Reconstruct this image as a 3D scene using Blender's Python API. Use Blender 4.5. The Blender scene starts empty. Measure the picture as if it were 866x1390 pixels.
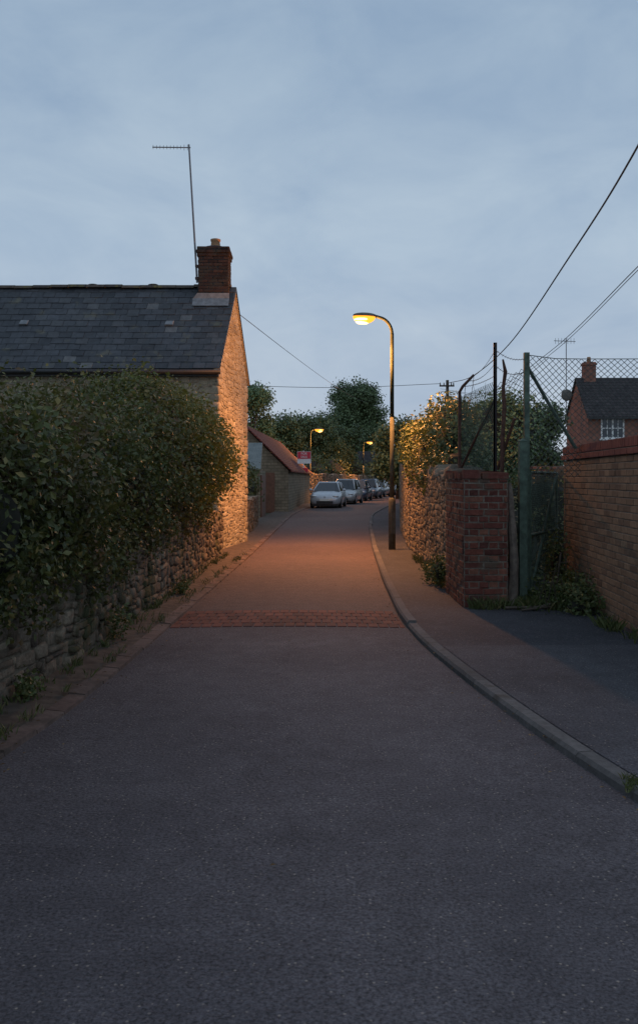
import bpy, math, random
import numpy as np
from mathutils import Vector, Matrix
R=math.radians
COL=bpy.context.scene.collection
CAMZ=1.6; F=1200.0
def at(px,py,Y): return Vector(((px-433)/F*Y, Y, CAMZ+(650-py)/F*Y))
# ------------------------------------------------------------------ materials
class NT:
    def __init__(s,name):
        s.m=bpy.data.materials.new(name); s.m.use_nodes=True
        s.t=s.m.node_tree; s.n=s.t.nodes; s.b=s.n['Principled BSDF']
    def new(s,typ,**kw):
        o=s.n.new(typ)
        for k,v in kw.items(): setattr(o,k,v)
        return o
    def link(s,a,b): s.t.links.new(a,b)
    def noise(s,scale,detail=4,rough=.6,vec=None):
        o=s.new('ShaderNodeTexNoise'); o.inputs['Scale'].default_value=scale; o.inputs['Detail'].default_value=detail; o.inputs['Roughness'].default_value=rough
        if vec is None:
            if not hasattr(s,'tc'): s.tc=s.new('ShaderNodeTexCoord')
            vec=s.tc.outputs['Object']
        s.link(vec,o.inputs['Vector']); return o.outputs['Fac']
    def ramp(s,fac,stops):
        r=s.new('ShaderNodeValToRGB'); e=r.color_ramp.elements
        while len(e)<len(stops): e.new(.5)
        for el,(p,c) in zip(e,stops): el.position=p; el.color=(c[0],c[1],c[2],1)
        s.link(fac,r.inputs[0]); return r.outputs[0]
    def mix(s,fac,a,b,mode='MIX'):
        o=s.new('ShaderNodeMix',data_type='RGBA',blend_type=mode)
        for sock,val in ((o.inputs[0],fac),(o.inputs[6],a),(o.inputs[7],b)):
            if isinstance(val,(int,float)): sock.default_value=val
            elif isinstance(val,(tuple,list)): sock.default_value=(val[0],val[1],val[2],1)
            else: s.link(val,sock)
        return o.outputs[2]
    def bump(s,h,strength,dist):
        o=s.new('ShaderNodeBump'); o.inputs['Strength'].default_value=strength; o.inputs['Distance'].default_value=dist
        s.link(h,o.inputs['Height']); s.link(o.outputs[0],s.b.inputs['Normal']); return o
    def color(s,c): 
        if isinstance(c,(tuple,list)): s.b.inputs['Base Color'].default_value=(c[0],c[1],c[2],1)
        else: s.link(c,s.b.inputs['Base Color'])
    def set(s,rough=.8,metal=0,spec=None):
        s.b.inputs['Roughness'].default_value=rough; s.b.inputs['Metallic'].default_value=metal
        if spec is not None: s.b.inputs['Specular IOR Level'].default_value=spec
        return s
def island_mat(name,stops,mott=(.6,1.15),nscale=14,rough=.9,bs=.5,bd=.01,stain=None,spec=.25):
    t=NT(name); t.set(rough,0,spec)
    g=t.new('ShaderNodeNewGeometry')
    c=t.ramp(g.outputs['Random Per Island'],stops)
    n=t.noise(nscale,6,.65)
    m=t.ramp(n,[(.25,(mott[0],)*3),(.75,(mott[1],)*3)])
    c=t.mix(1.0,c,m,'MULTIPLY')
    big=t.ramp(t.noise(.9,4,.6),[(.3,(.72,)*3),(.7,(1.15,)*3)]); c=t.mix(1.0,c,big,'MULTIPLY')
    if stain:
        n2=t.noise(stain[0],5,.6); f=t.ramp(n2,[(stain[1],(0,0,0)),(stain[1]+.12,(1,1,1))])
        c=t.mix(f,c,stain[2])
    t.color(c); t.bump(n,bs,bd); return t.m
def plain(name,c,rough=.7,metal=0,nscale=20,var=.25,bs=.1,spec=None):
    t=NT(name); t.set(rough,metal,spec)
    n=t.noise(nscale,5,.6)
    col=t.ramp(n,[(.3,tuple(x*(1-var) for x in c)),(.7,tuple(x*(1+var) for x in c))])
    t.color(col)
    if bs: t.bump(n,bs,.01)
    return t.m
def leafmat(name,dark,light,extra=None,trans=.2,patch=None):
    t=NT(name); t.set(.5,0,.35)
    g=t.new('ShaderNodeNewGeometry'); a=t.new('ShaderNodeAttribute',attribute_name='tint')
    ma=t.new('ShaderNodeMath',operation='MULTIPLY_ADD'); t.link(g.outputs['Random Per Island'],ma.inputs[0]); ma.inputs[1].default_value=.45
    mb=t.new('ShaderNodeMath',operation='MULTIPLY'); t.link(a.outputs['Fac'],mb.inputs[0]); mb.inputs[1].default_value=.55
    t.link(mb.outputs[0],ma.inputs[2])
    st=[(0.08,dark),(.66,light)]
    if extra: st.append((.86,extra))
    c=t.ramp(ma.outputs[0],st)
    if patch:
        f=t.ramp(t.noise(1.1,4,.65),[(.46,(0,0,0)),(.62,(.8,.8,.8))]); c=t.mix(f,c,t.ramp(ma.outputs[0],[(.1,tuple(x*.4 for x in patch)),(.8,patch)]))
    t.color(c)
    if trans>0:
        tr=t.new('ShaderNodeBsdfTranslucent'); tr.inputs[0].default_value=(light[0]*1.3,light[1]*1.3,light[2]*.8,1)
        mx=t.new('ShaderNodeMixShader'); mx.inputs[0].default_value=trans
        t.link(t.b.outputs[0],mx.inputs[1]); t.link(tr.outputs[0],mx.inputs[2])
        t.link(mx.outputs[0],t.n['Material Output'].inputs[0])
    return t.m
def asphalt(name,base,warm,far=None):
    t=NT(name); t.set(.85,0,.3)
    big=t.noise(.55,5,.6); mid=t.noise(5,6,.7); fine=t.noise(70,4,.8)
    c=t.ramp(big,[(.3,tuple(x*.80 for x in base)),(.7,tuple(x*1.18 for x in warm))])
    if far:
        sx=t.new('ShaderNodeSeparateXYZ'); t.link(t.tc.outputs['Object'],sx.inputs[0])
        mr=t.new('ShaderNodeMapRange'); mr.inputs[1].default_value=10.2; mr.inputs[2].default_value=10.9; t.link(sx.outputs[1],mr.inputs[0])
        c=t.mix(mr.outputs[0],c,far)  # redder older tarmac past the pavers, tint deepened to paint in lamp glow
    c=t.mix(1.0,c,t.ramp(mid,[(.3,(.80,)*3),(.7,(1.17,)*3)]),'MULTIPLY')
    c=t.mix(1.0,c,t.ramp(fine,[(.36,(.40,)*3),(.62,(1.5,)*3)]),'MULTIPLY')
    v=t.new('ShaderNodeTexVoronoi'); v.inputs['Scale'].default_value=52; t.link(t.tc.outputs['Object'],v.inputs['Vector'])
    sp=t.ramp(v.outputs['Distance'],[(.18,(1,1,1)),(.32,(0,0,0))])
    h=t.new('ShaderNodeSeparateColor'); t.link(v.outputs['Color'],h.inputs[0])
    sel=t.ramp(h.outputs[0],[(.82,(0,0,0)),(.92,(.9,.9,.9))])
    f=t.mix(1.0,sp,sel,'MULTIPLY')
    c=t.mix(f,c,(.30,.25,.21))
    w=t.noise(.22,3,.5); c=t.mix(1.0,c,t.ramp(w,[(.38,(.84,.84,.86)),(.6,(1.08,1.06,1.05))]),'MULTIPLY')
    t.color(c)
    s=t.new('ShaderNodeMath',operation='ADD'); t.link(fine,s.inputs[0]); t.link(v.outputs['Distance'],s.inputs[1])
    t.bump(s.outputs[0],.6,.005)
    return t.m
def brickmat(name,c1,c2,mort,w=.225,h=.075,gap=.012):
    t=NT(name); t.set(.9,0,.2)
    tc=t.new('ShaderNodeTexCoord'); t.tc=tc
    sx=t.new('ShaderNodeSeparateXYZ'); t.link(tc.outputs['Object'],sx.inputs[0])
    ad=t.new('ShaderNodeMath',operation='ADD'); t.link(sx.outputs[0],ad.inputs[0]); t.link(sx.outputs[1],ad.inputs[1])
    cb=t.new('ShaderNodeCombineXYZ'); t.link(ad.outputs[0],cb.inputs[0]); t.link(sx.outputs[2],cb.inputs[1])
    b=t.new('ShaderNodeTexBrick'); t.link(cb.outputs[0],b.inputs['Vector']); b.inputs['Scale'].default_value=1
    b.inputs['Brick Width'].default_value=w; b.inputs['Row Height'].default_value=h; b.inputs['Mortar Size'].default_value=gap
    b.inputs['Color1'].default_value=(*c1,1); b.inputs['Color2'].default_value=(*c2,1); b.inputs['Mortar'].default_value=(*mort,1)
    n=t.noise(3,5,.6)
    t.color(t.mix(1.0,b.outputs['Color'],t.ramp(n,[(.3,(.7,)*3),(.7,(1.2,)*3)]),'MULTIPLY'))
    t.bump(b.outputs['Fac'],.3,.01).invert=True
    return t.m
M={}
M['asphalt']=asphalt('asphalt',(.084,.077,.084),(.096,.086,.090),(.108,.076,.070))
M['pave']=asphalt('pavement_tarmac',(.048,.050,.058),(.056,.056,.063))
M['drive']=asphalt('driveway_tarmac',(.064,.064,.072),(.074,.073,.080))
M['earth']=plain('earth',(.085,.063,.048),.95,0,9,.5,.6)
M['grassground']=plain('field',(.05,.06,.03),.95,0,.4,.4,.3)
M['kerb']=island_mat('kerb_concrete',[(0,(.11,.103,.10)),(1,(.165,.152,.145))],(.6,1.1),22,.9,.5,.006,(5,.58,(.08,.07,.06)))
M['channel']=island_mat('channel_brick',[(0,(.15,.10,.085)),(.5,(.19,.135,.115)),(1,(.12,.09,.08))],(.6,1.15),16,.9,.6,.008,(3,.52,(.085,.065,.055)))
M['stone']=island_mat('rubble_stone',[(0,(.12,.10,.08)),(.3,(.24,.195,.145)),(.6,(.18,.155,.12)),(.85,(.30,.245,.18)),(1,(.10,.09,.08))],(.5,1.25),16,.95,1,.02,(2.2,.60,(.075,.072,.05)))
M['gablestone']=island_mat('gable_stone',[(0,(.29,.24,.17)),(.3,(.42,.36,.26)),(.6,(.36,.30,.215)),(.85,(.48,.42,.31)),(1,(.22,.185,.14))],(.6,1.15),16,.95,.9,.015)
M['darkstone']=island_mat('weathered_stone',[(0,(.13,.10,.075)),(.4,(.24,.19,.14)),(.7,(.165,.135,.105)),(.9,(.32,.26,.19)),(1,(.10,.08,.068))],(.4,1.3),18,.95,1,.03,(1.6,.52,(.062,.066,.034)))
M['mortar']=plain('lime_mortar',(.31,.265,.195),.95,0,25,.3,.6)
M['darkmortar']=plain('dark_mortar',(.15,.125,.09),.95,0,25,.4,.7)
M['redbrick']=island_mat('red_brick',[(0,(.12,.045,.036)),(.35,(.23,.078,.055)),(.6,(.165,.057,.045)),(.85,(.29,.125,.082)),(1,(.075,.04,.04))],(.5,1.2),18,.92,.8,.012,(2.8,.52,(.115,.085,.062)))
M['chimbrick']=island_mat('chimney_brick',[(0,(.034,.024,.021)),(.5,(.055,.034,.029)),(.85,(.085,.048,.037)),(1,(.027,.021,.019))],(.6,1.15),18,.92,.5,.006,(4,.46,(.045,.040,.034)))
M['buffbrick']=island_mat('buff_brick',[(0,(.25,.155,.10)),(.35,(.32,.205,.13)),(.7,(.28,.175,.11)),(1,(.18,.115,.08))],(.7,1.12),18,.92,.4,.005)
M['coping']=island_mat('coping_brick',[(0,(.19,.062,.052)),(1,(.27,.092,.07))],(.7,1.1),18,.9,.4,.005)
M['brickmortar']=plain('brick_mortar',(.17,.145,.115),.95,0,30,.45,.5)
M['buffmortar']=plain('buff_mortar',(.19,.16,.13),.95,0,40,.2,.3)
M['paver']=island_mat('red_pavers',[(0,(.15,.058,.047)),(.5,(.22,.082,.062)),(1,(.10,.05,.045))],(.6,1.15),25,.85,.5,.005)
M['slate']=island_mat('slate',[(0,(.038,.043,.050)),(.4,(.064,.070,.080)),(.75,(.050,.055,.062)),(.96,(.085,.09,.095)),(1,(.15,.15,.15))],(.6,1.25),9,.6,.4,.006,(2.2,.60,(.105,.10,.072)),.4)
M['ridge']=island_mat('ridge_tile',[(0,(.08,.07,.065)),(1,(.14,.115,.09))],(.5,1.2),12,.9,.6,.01,(6,.55,(.13,.115,.05)))
M['lead']=plain('lead',(.19,.20,.21),.6,.2,10,.3,.3)
M['gutter']=plain('black_gutter',(.02,.02,.022),.45,0,15,.3,.05)
M['pot']=plain('clay_pot',(.34,.19,.10),.85,0,20,.25,.2)
M['dimcol']=plain('column_dimmed',(.026,.033,.026),.9,0,9,.3,.15,.05)  # shade put into the upper column and arm colour against the lantern's glare
M['lowcol']=plain('lower_column_lifted',(.075,.080,.064),.85,0,9,.3,.15,.1)  # same column finish lightened lower down, brightness put into the colour
M['base']=plain('column_base_lifted',(.085,.088,.074),.85,0,9,.3,.15,.15)  # column base tone raised to make up for weak light there
M['alu']=plain('aerial_metal',(.16,.16,.17),.5,.6,9,.25,0)
M['hous']=plain('lantern_grey',(.12,.11,.095),.7,.0,9,.2,0)
M['green']=plain('green_paint',(.060,.095,.070),.7,0,14,.5,.3)
M['rust']=plain('rusty_iron',(.085,.04,.028),.85,.2,20,.5,.6)
M['black']=plain('black_iron',(.025,.02,.022),.6,.2,15,.4,.2)
M['wood']=plain('weathered_wood',(.17,.14,.115),.9,0,12,.5,.9)
M['stick']=plain('dead_stick',(.075,.06,.045),.9,0,12,.5,.9)
M['wire']=plain('wire_metal',(.055,.062,.058),.6,.3,9,.3,0)
M['cable']=plain('cable_black',(.012,.012,.014),.6,0,9,.2,0)
M['greycable']=plain('cable_grey',(.09,.095,.105),.6,0,9,.2,0)
M['bark']=plain('bark',(.06,.045,.035),.95,0,8,.4,.8)
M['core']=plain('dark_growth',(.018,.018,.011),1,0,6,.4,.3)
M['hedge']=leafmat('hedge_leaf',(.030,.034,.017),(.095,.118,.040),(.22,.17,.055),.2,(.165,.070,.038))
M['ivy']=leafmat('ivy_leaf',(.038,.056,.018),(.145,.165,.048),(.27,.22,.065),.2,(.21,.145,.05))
M['treeleaf']=leafmat('tree_leaf',(.042,.068,.032),(.105,.155,.066),None,0)
M['treeleaf2']=leafmat('willow_leaf',(.075,.13,.062),(.15,.22,.095),None,0)
M['bushleaf']=leafmat('bush_leaf',(.034,.055,.022),(.095,.125,.044),(.13,.12,.045),.1)
M['weed']=leafmat('weed_leaf',(.03,.05,.018),(.10,.13,.045),(.17,.16,.06))
M['grass']=leafmat('grass_blade',(.035,.055,.018),(.11,.13,.045),(.2,.17,.08),.1)
M['rooftile']=brickmat('red_roof_tile',(.17,.046,.036),(.23,.066,.048),(.05,.02,.018),.3,.12,.02)
M['darktile']=brickmat('dark_roof_tile',(.05,.045,.048),(.075,.065,.065),(.02,.02,.02),.3,.2,.02)
M['farbrick']=brickmat('house_brick',(.25,.08,.055),(.33,.115,.075),(.22,.18,.14))
M['farstone']=brickmat('far_stone',(.26,.215,.15),(.19,.16,.115),(.15,.13,.09),.33,.14,.02)
t=NT('corrugated_sheet'); t.set(.6,.1,.3); w=t.new('ShaderNodeTexWave'); w.inputs['Scale'].default_value=3.2; tc=t.new('ShaderNodeTexCoord'); t.tc=tc; t.link(tc.outputs['Object'],w.inputs[0]); n=t.noise(3,5,.6); t.color(t.ramp(n,[(.3,(.10,.12,.115)),(.7,(.19,.205,.19))])); t.bump(w.outputs['Fac'],.8,.03); M['sheet']=t.m
M['white']=plain('white_paint',(.75,.75,.73),.5,0,9,.05,0)
M['cream']=plain('cream_render',(.42,.37,.29),.9,0,2,.15,.1)
M['door']=plain('brown_door',(.14,.065,.04),.6,0,8,.3,.2)
t=NT('window_glass'); t.set(.08,0,.6); t.color((.03,.04,.055)); M['glass']=t.m
t=NT('car_glass'); t.set(.06,0,.7); t.color((.02,.024,.028)); M['cglass']=t.m
M['tyre']=plain('tyre_rubber',(.018,.018,.018),.85,0,30,.2,.1)
M['rim']=plain('alloy_rim',(.35,.35,.36),.35,.7,9,.1,0)
M['plate']=plain('number_plate_white',(.75,.74,.66),.4,0,9,.05,0)
M['trim']=plain('dark_trim',(.02,.02,.02),.5,0,9,.2,0)
t=NT('headlamp_glass'); t.set(.1,.3,.8); t.color((.55,.57,.58)); M['hl']=t.m
def carpaint(name,c):
    t=NT(name); t.set(.35,.35,.5); n=t.noise(6,4,.6); t.color(t.ramp(n,[(.3,tuple(x*.9 for x in c)),(.7,c)]))
    t.b.inputs['Coat Weight'].default_value=.6; return t.m
def emis(name,c,s,base=(0,0,0)):
    t=NT(name); t.set(1,0,0); t.color(base); t.b.inputs['Emission Color'].default_value=(*c,1); t.b.inputs['Emission Strength'].default_value=s; return t.m
M['bowl']=emis('sodium_bowl',(1,.33,.03),2.3)
M['bowlcore']=emis('sodium_tube',(1,.56,.16),7)
M['lit']=emis('lit_window',(1,.6,.25),.35)
M['signred']=plain('sign_red',(.55,.02,.05),.4,0,9,.05,0)
# ------------------------------------------------------------------ mesh helpers
ORG={}
class MB:
    def __init__(s): s.v=[]; s.f=[]
    def add(s,vs,fs):
        o=len(s.v); s.v.extend([tuple(p) for p in vs]); s.f.extend([tuple(i+o for i in f) for f in fs])
    def box(s,a,b,rot=0,piv=None):
        x0,y0,z0=a; x1,y1,z1=b
        vs=[(x,y,z) for z in (z0,z1) for (x,y) in ((x0,y0),(x1,y0),(x1,y1),(x0,y1))]
        if rot:
            px,py=piv or ((x0+x1)/2,(y0+y1)/2); c,sn=math.cos(rot),math.sin(rot)
            vs=[(px+(x-px)*c-(y-py)*sn,py+(x-px)*sn+(y-py)*c,z) for x,y,z in vs]
        s.add(vs,[(3,2,1,0),(4,5,6,7),(0,1,5,4),(1,2,6,5),(2,3,7,6),(3,0,4,7)])
    def tube(s,pts,rad,n=8,cap=True):
        pts=[Vector(p) for p in pts]; k=len(pts)
        if isinstance(rad,(int,float)): rad=[rad]*k
        vs=[]; up=None
        for i,p in enumerate(pts):
            d=(pts[min(i+1,k-1)]-pts[max(i-1,0)]).normalized()
            if up is None: up=Vector((0,0,1)) if abs(d.z)<.9 else Vector((1,0,0))
            a=d.cross(up).normalized(); b=a.cross(d).normalized(); up=b
            for j in range(n):
                t=2*math.pi*j/n; vs.append(p+(a*math.cos(t)+b*math.sin(t))*rad[i])
        fs=[]
        for i in range(k-1):
            for j in range(n):
                fs.append((i*n+j,(i+1)*n+j,(i+1)*n+(j+1)%n,i*n+(j+1)%n))
        if cap: fs.append(tuple(range(n))); fs.append(tuple((k-1)*n+j for j in reversed(range(n))))
        s.add(vs,fs)
    def ellips(s,c,r,z0=-1,z1=1,nu=16,nv=8,fn=None):
        vs=[];fs=[]
        for i in range(nv+1):
            zz=z0+(z1-z0)*i/nv; ph=math.asin(max(-1,min(1,zz)))
            for j in range(nu):
                t=2*math.pi*j/nu; d=Vector((math.cos(ph)*math.cos(t),math.cos(ph)*math.sin(t),math.sin(ph)))
                k=fn(d) if fn else 1
                vs.append((c[0]+d.x*r[0]*k,c[1]+d.y*r[1]*k,c[2]+d.z*r[2]*k))
        for i in range(nv):
            for j in range(nu): fs.append((i*nu+j,i*nu+(j+1)%nu,(i+1)*nu+(j+1)%nu,(i+1)*nu+j))
        fs.append(tuple(reversed(range(nu)))); fs.append(tuple(nv*nu+j for j in range(nu)))
        s.add(vs,fs)
    def build(s,name,mat,parent=None,smooth=False):
        me=bpy.data.meshes.new(name); o0=(0,0,0)
        p=parent
        while p is not None and p.parent is not None: p=p.parent
        if p is not None: o0=ORG.get(p.name,(0,0,0))
        me.from_pydata([(x-o0[0],y-o0[1],z-o0[2]) for x,y,z in s.v],[],s.f)
        me.materials.append(mat)
        if smooth: me.polygons.foreach_set('use_smooth',[True]*len(me.polygons))
        me.update(); o=bpy.data.objects.new(name,me); COL.objects.link(o)
        if parent is not None: o.parent=parent
        return o
def tag(o,label,cat,group=None,kind=None):
    if label: o['label']=label
    if cat: o['category']=cat
    if group: o['group']=group
    if kind: o['kind']=kind
    return o
def thing(name,label,cat,loc=(0,0,0),group=None):
    o=bpy.data.objects.new(name,None); COL.objects.link(o); o.location=loc; o.empty_display_size=.2
    ORG[o.name]=tuple(loc); return tag(o,label,cat,group)
def struct(o,label=None,cat=None):
    o['kind']='structure'; o['label']=label or o.name; o['category']=cat or o.name.replace('_',' '); return o
def spline(pts,n):
    pts=[Vector(p) for p in pts]; P=[pts[0]*2-pts[1]]+pts+[pts[-1]*2-pts[-2]]; out=[]
    for i in range(1,len(P)-2):
        for k in range(n):
            t=k/n; a,b,c,d=P[i-1],P[i],P[i+1],P[i+2]
            out.append(.5*((2*b)+(c-a)*t+(2*a-5*b+4*c-d)*t*t+(3*b-a-3*c+d)*t**3))
    out.append(pts[-1]); return out
def pathmap(path,z0,side):
    P=[Vector((p[0],p[1],0)) for p in path]; L=[0]
    for a,b in zip(P,P[1:]): L.append(L[-1]+(b-a).length)
    def f(u,v,d):
        u=max(0,min(u,L[-1]-1e-6)); i=0
        while i<len(L)-2 and L[i+1]<=u: i+=1
        a,b=P[i],P[i+1]; t=(u-L[i])/(L[i+1]-L[i]); e=(b-a).normalized()
        nrm=Vector((-e.y,e.x,0))*side
        q=a.lerp(b,t)+nrm*d
        return (q.x,q.y,z0+v)
    return f,L[-1]
def planemap(O,U,V,N):
    O,U,V,N=Vector(O),Vector(U).normalized(),Vector(V).normalized(),Vector(N).normalized()
    return lambda u,v,d: tuple(O+U*u+V*v+N*d)
def stone(mb,f,u0,u1,v0,v1,hfn,dep,rng,jit):
    c=.22*min(u1-u0,v1-v0)
    ring=[(u0+c,v0),(u1-c,v0),(u1,v0+c),(u1,v1-c),(u1-c,v1),(u0+c,v1),(u0,v1-c),(u0,v0+c)]
    j=min(jit,.16*min(u1-u0,v1-v0))
    ring=[(x+rng.uniform(-j,j),y+rng.uniform(-j,j)) for x,y in ring]
    ring=[(x,min(y,hfn(x))) for x,y in ring]
    cu=sum(p[0] for p in ring)/8+rng.uniform(-j,j)*.5; cv=sum(p[1] for p in ring)/8; dd=dep*rng.uniform(.25,1.2)
    tu=rng.uniform(-.05,.05); tv=rng.uniform(-.07,.07)
    vs=[f(x,y,-.014) for x,y in ring]+[f(x,y,dd*.6+(x-cu)*tu+(y-cv)*tv) for x,y in ring]
    vs+=[f(cu+(x-cu)*.82,cv+(y-cv)*.80,dd+(x-cu)*tu+(y-cv)*tv+rng.uniform(-.004,.004)) for x,y in ring]
    fs=[]
    for k in range(8):
        n=(k+1)%8; fs.append((k,n,8+n,8+k)); fs.append((8+k,8+n,16+n,16+k))
    fs.append(tuple(range(16,24))); mb.add(vs,fs)
def rubble(mb,f,L,hfn,Hmax,cell,maxw,gap,dep,rng,jit=.014):
    """random rubble: rectangles of mixed size packed on a grid, then warped"""
    cu,cv=cell; nu=max(1,int(math.ceil(L/cu))); nv=int(math.ceil(Hmax/cv)); used=[[False]*nv for _ in range(nu)]
    ph=[rng.uniform(0,6) for _ in range(4)]
    def wv(u,v): return v+.022*math.sin(u*2.1+ph[0]+v*1.3)+.014*math.sin(u*5.3+ph[1]-v*3)
    def wu(u,v): return u+.02*math.sin(v*6+ph[2])+.012*math.sin(v*13+u*2+ph[3])
    ff=lambda u,v,d: f(wu(u,v),wv(u,v) if v>.03 else v,d)
    for b in range(nv):
        for a in range(nu):
            if used[a][b]: continue
            w=rng.choice([1,2,2,3,3,4,maxw]); h=rng.choice([1,1,2,2,2,3]) if w>1 else rng.choice([1,1,2])
            if w>=4: h=min(h,2)
            ww=0
            while ww<w and a+ww<nu and not used[a+ww][b]: ww+=1
            hh=1
            while hh<h and b+hh<nv and all(not used[a+k][b+hh] for k in range(ww)): hh+=1
            for k in range(ww):
                for q in range(hh): used[a+k][b+q]=True
            u0=a*cu+gap/2; u1=min((a+ww)*cu,L)-gap/2; v0=b*cv+gap/2; v1=(b+hh)*cv-gap/2
            if u1-u0<.03 or v0+.02>hfn((u0+u1)/2): continue
            stone(mb,ff,u0,u1,v0,v1,hfn,dep,rng,jit)
def bricks(mb,f,L,hfn,H,rng,w=.225,h=.075,gap=.010,dep=.012,bond=0,jit=.0012):
    r=0; v=0
    while v<H-.01:
        bw=w if (bond==0 or r%2==0) else w/2
        u=-(bw/2 if r%2 else 0)
        if bond and r%2: u=-bw/2
        while u<L-.005:
            u0=max(u,0)+gap/2; u1=min(u+bw,L)-gap/2; v0=v+gap/2; v1=min(v+h,H)-gap/2
            if u1-u0>.02 and v0+.02<hfn((u0+u1)/2):
                j=lambda: rng.uniform(-jit,jit); dd=dep+j()*1.5; i=.004
                out=[(u0+j(),v0+j()),(u1+j(),v0+j()),(u1+j(),v1+j()),(u0+j(),v1+j())]
                out=[(x,min(y,hfn(x))) for x,y in out]
                ins=[(u0+i,v0+i),(u1-i,v0+i),(u1-i,v1-i),(u0+i,v1-i)]; ins=[(x,min(y,hfn(x))) for x,y in ins]
                vs=[f(x,y,-.006) for x,y in out]+[f(x,y,dd-.004) for x,y in out]+[f(x,y,dd) for x,y in ins]
                fs=[(8,9,10,11)]
                for k in range(4):
                    n=(k+1)%4; fs+=[(k,n,4+n,4+k),(4+k,4+n,8+n,8+k)]
                mb.add(vs,fs)
            u+=bw
        v+=h; r+=1
def slates(mb,f,L,H,rng,w=.27,e=.2):
    r=0; v=0
    while v<H-.02:
        u=-(w/2 if r%2 else 0)
        while u<L:
            u0=max(u,0)+.003; u1=min(u+w*rng.uniform(.99,1.0),L)-.003
            if u1-u0>.03:
                a=rng.uniform(-.007,.007); v0=v+a; v1=min(v+e+.05,H); lo=.022+rng.uniform(-.003,.006); tw=rng.uniform(-.003,.003)
                if rng.random()<.012: v0-=.05
                vs=[f(u0,v0,lo+tw),f(u1,v0+rng.uniform(-.004,.004),lo-tw),f(u1,v1,.012),f(u0,v1,.012),f(u0,v0,lo-.014),f(u1,v0,lo-.014)]
                mb.add(vs,[(0,1,2,3),(4,5,1,0),(0,3,4),(1,5,2)])
            u+=w
        v+=e; r+=1
def wallcore(mb,f,L,hfn,T,n=24):
    vs=[];fs=[]
    for i in range(n+1):
        u=L*i/n; h=hfn(u)
        vs+=[f(u,-.05,0),f(u,h-.005,0),f(u,h-.005,-T),f(u,-.05,-T)]
    for i in range(n):
        for k in range(4): a=i*4+k;b=i*4+(k+1)%4; fs.append((a,b,b+4,a+4))
    fs+=[(0,1,2,3),(n*4+3,n*4+2,n*4+1,n*4)]; mb.add(vs,fs)
def leaves(name,blobs,K,Mn,size,sig,mat,parent,seed=0,shell=(.75,1.02),clip=None,asp=.6,low=-1):
    rg=np.random.default_rng(seed); B=np.array(blobs,float)
    wgt=(B[:,3]*B[:,4]+B[:,3]*B[:,5]+B[:,4]*B[:,5]); wgt/=wgt.sum()
    bi=rg.choice(len(B),K,p=wgt); d=rg.normal(size=(K,3)); d/=np.linalg.norm(d,axis=1)[:,None]
    d[:,2]=np.where(d[:,2]<low,-d[:,2],d[:,2])
    rr=rg.uniform(shell[0],shell[1],K)
    cc=B[bi,:3]+d*B[bi,3:6]*rr[:,None]
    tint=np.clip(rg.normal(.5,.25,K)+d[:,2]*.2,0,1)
    c=np.repeat(cc,Mn,0)+rg.normal(size=(K*Mn,3))*sig; dn=np.repeat(d,Mn,0); ti=np.repeat(tint,Mn)
    if clip is not None:
        k=clip(c); c=c[k]; dn=dn[k]; ti=ti[k]
    n=len(c); nr=dn*.8+rg.normal(size=(n,3))*.7+np.array([0,0,.35]); nr/=np.linalg.norm(nr,axis=1)[:,None]
    t=np.cross(nr,rg.normal(size=(n,3))); t/=np.linalg.norm(t,axis=1)[:,None]; b=np.cross(nr,t)
    s=(size*rg.uniform(.6,1.3,n))[:,None]
    v=np.stack([c-t*s*.5,c+b*s*asp*.5+nr*s*.08,c+t*s*.5,c-b*s*asp*.5+nr*s*.08],1).reshape(-1,3)
    p=parent; o0=(0,0,0)
    while p is not None and p.parent is not None: p=p.parent
    if p is not None: o0=ORG.get(p.name,(0,0,0))
    v=v-np.array(o0)
    me=bpy.data.meshes.new(name); me.from_pydata(v.tolist(),[],np.arange(n*4).reshape(-1,4).tolist())
    a=me.attributes.new('tint','FLOAT','POINT'); a.data.foreach_set('value',np.repeat(ti,4).astype(np.float32))
    me.materials.append(mat); o=bpy.data.objects.new(name,me); COL.objects.link(o)
    if parent is not None: o.parent=parent
    return o
def grassblades(name,spots,size,mat,parent=None,seed=0,lean=.5):
    rg=np.random.default_rng(seed); V=[];T=[]
    for (x,y,z,r,n) in spots:
        a=rg.uniform(0,6.28,n); q=r*np.sqrt(rg.random(n)); bx=x+np.cos(a)*q; by=y+np.sin(a)*q
        h=size*rg.uniform(.4,1.25,n); la=rg.uniform(0,6.28,n); ll=h*rg.uniform(0,lean,n)
        wd=rg.uniform(.003,.006,n)*(size/.12)**.5; wa=rg.uniform(0,6.28,n)
        z0=np.full(n,z-.01)
        p0=np.stack([bx-np.cos(wa)*wd,by-np.sin(wa)*wd,z0],1); p1=np.stack([bx+np.cos(wa)*wd,by+np.sin(wa)*wd,z0],1)
        mid=np.stack([bx+np.cos(la)*ll*.35+np.cos(wa)*wd*.7,by+np.sin(la)*ll*.35+np.sin(wa)*wd*.7,z0+h*.6],1)
        tip=np.stack([bx+np.cos(la)*ll,by+np.sin(la)*ll,z0+h],1)
        V.append(np.stack([p0,p1,mid,tip],1).reshape(-1,3)); T.append(np.repeat(rg.random(n),4))
    v=np.concatenate(V); o0=ORG.get(parent.name,(0,0,0)) if parent is not None else (0,0,0)
    v=v-np.array(o0); n=len(v)//4
    me=bpy.data.meshes.new(name); me.from_pydata(v.tolist(),[],np.arange(n*4).reshape(-1,4).tolist())
    a=me.attributes.new('tint','FLOAT','POINT'); a.data.foreach_set('value',np.concatenate(T).astype(np.float32))
    me.materials.append(mat); o=bpy.data.objects.new(name,me); COL.objects.link(o)
    if parent is not None: o.parent=parent
    return o
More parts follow.
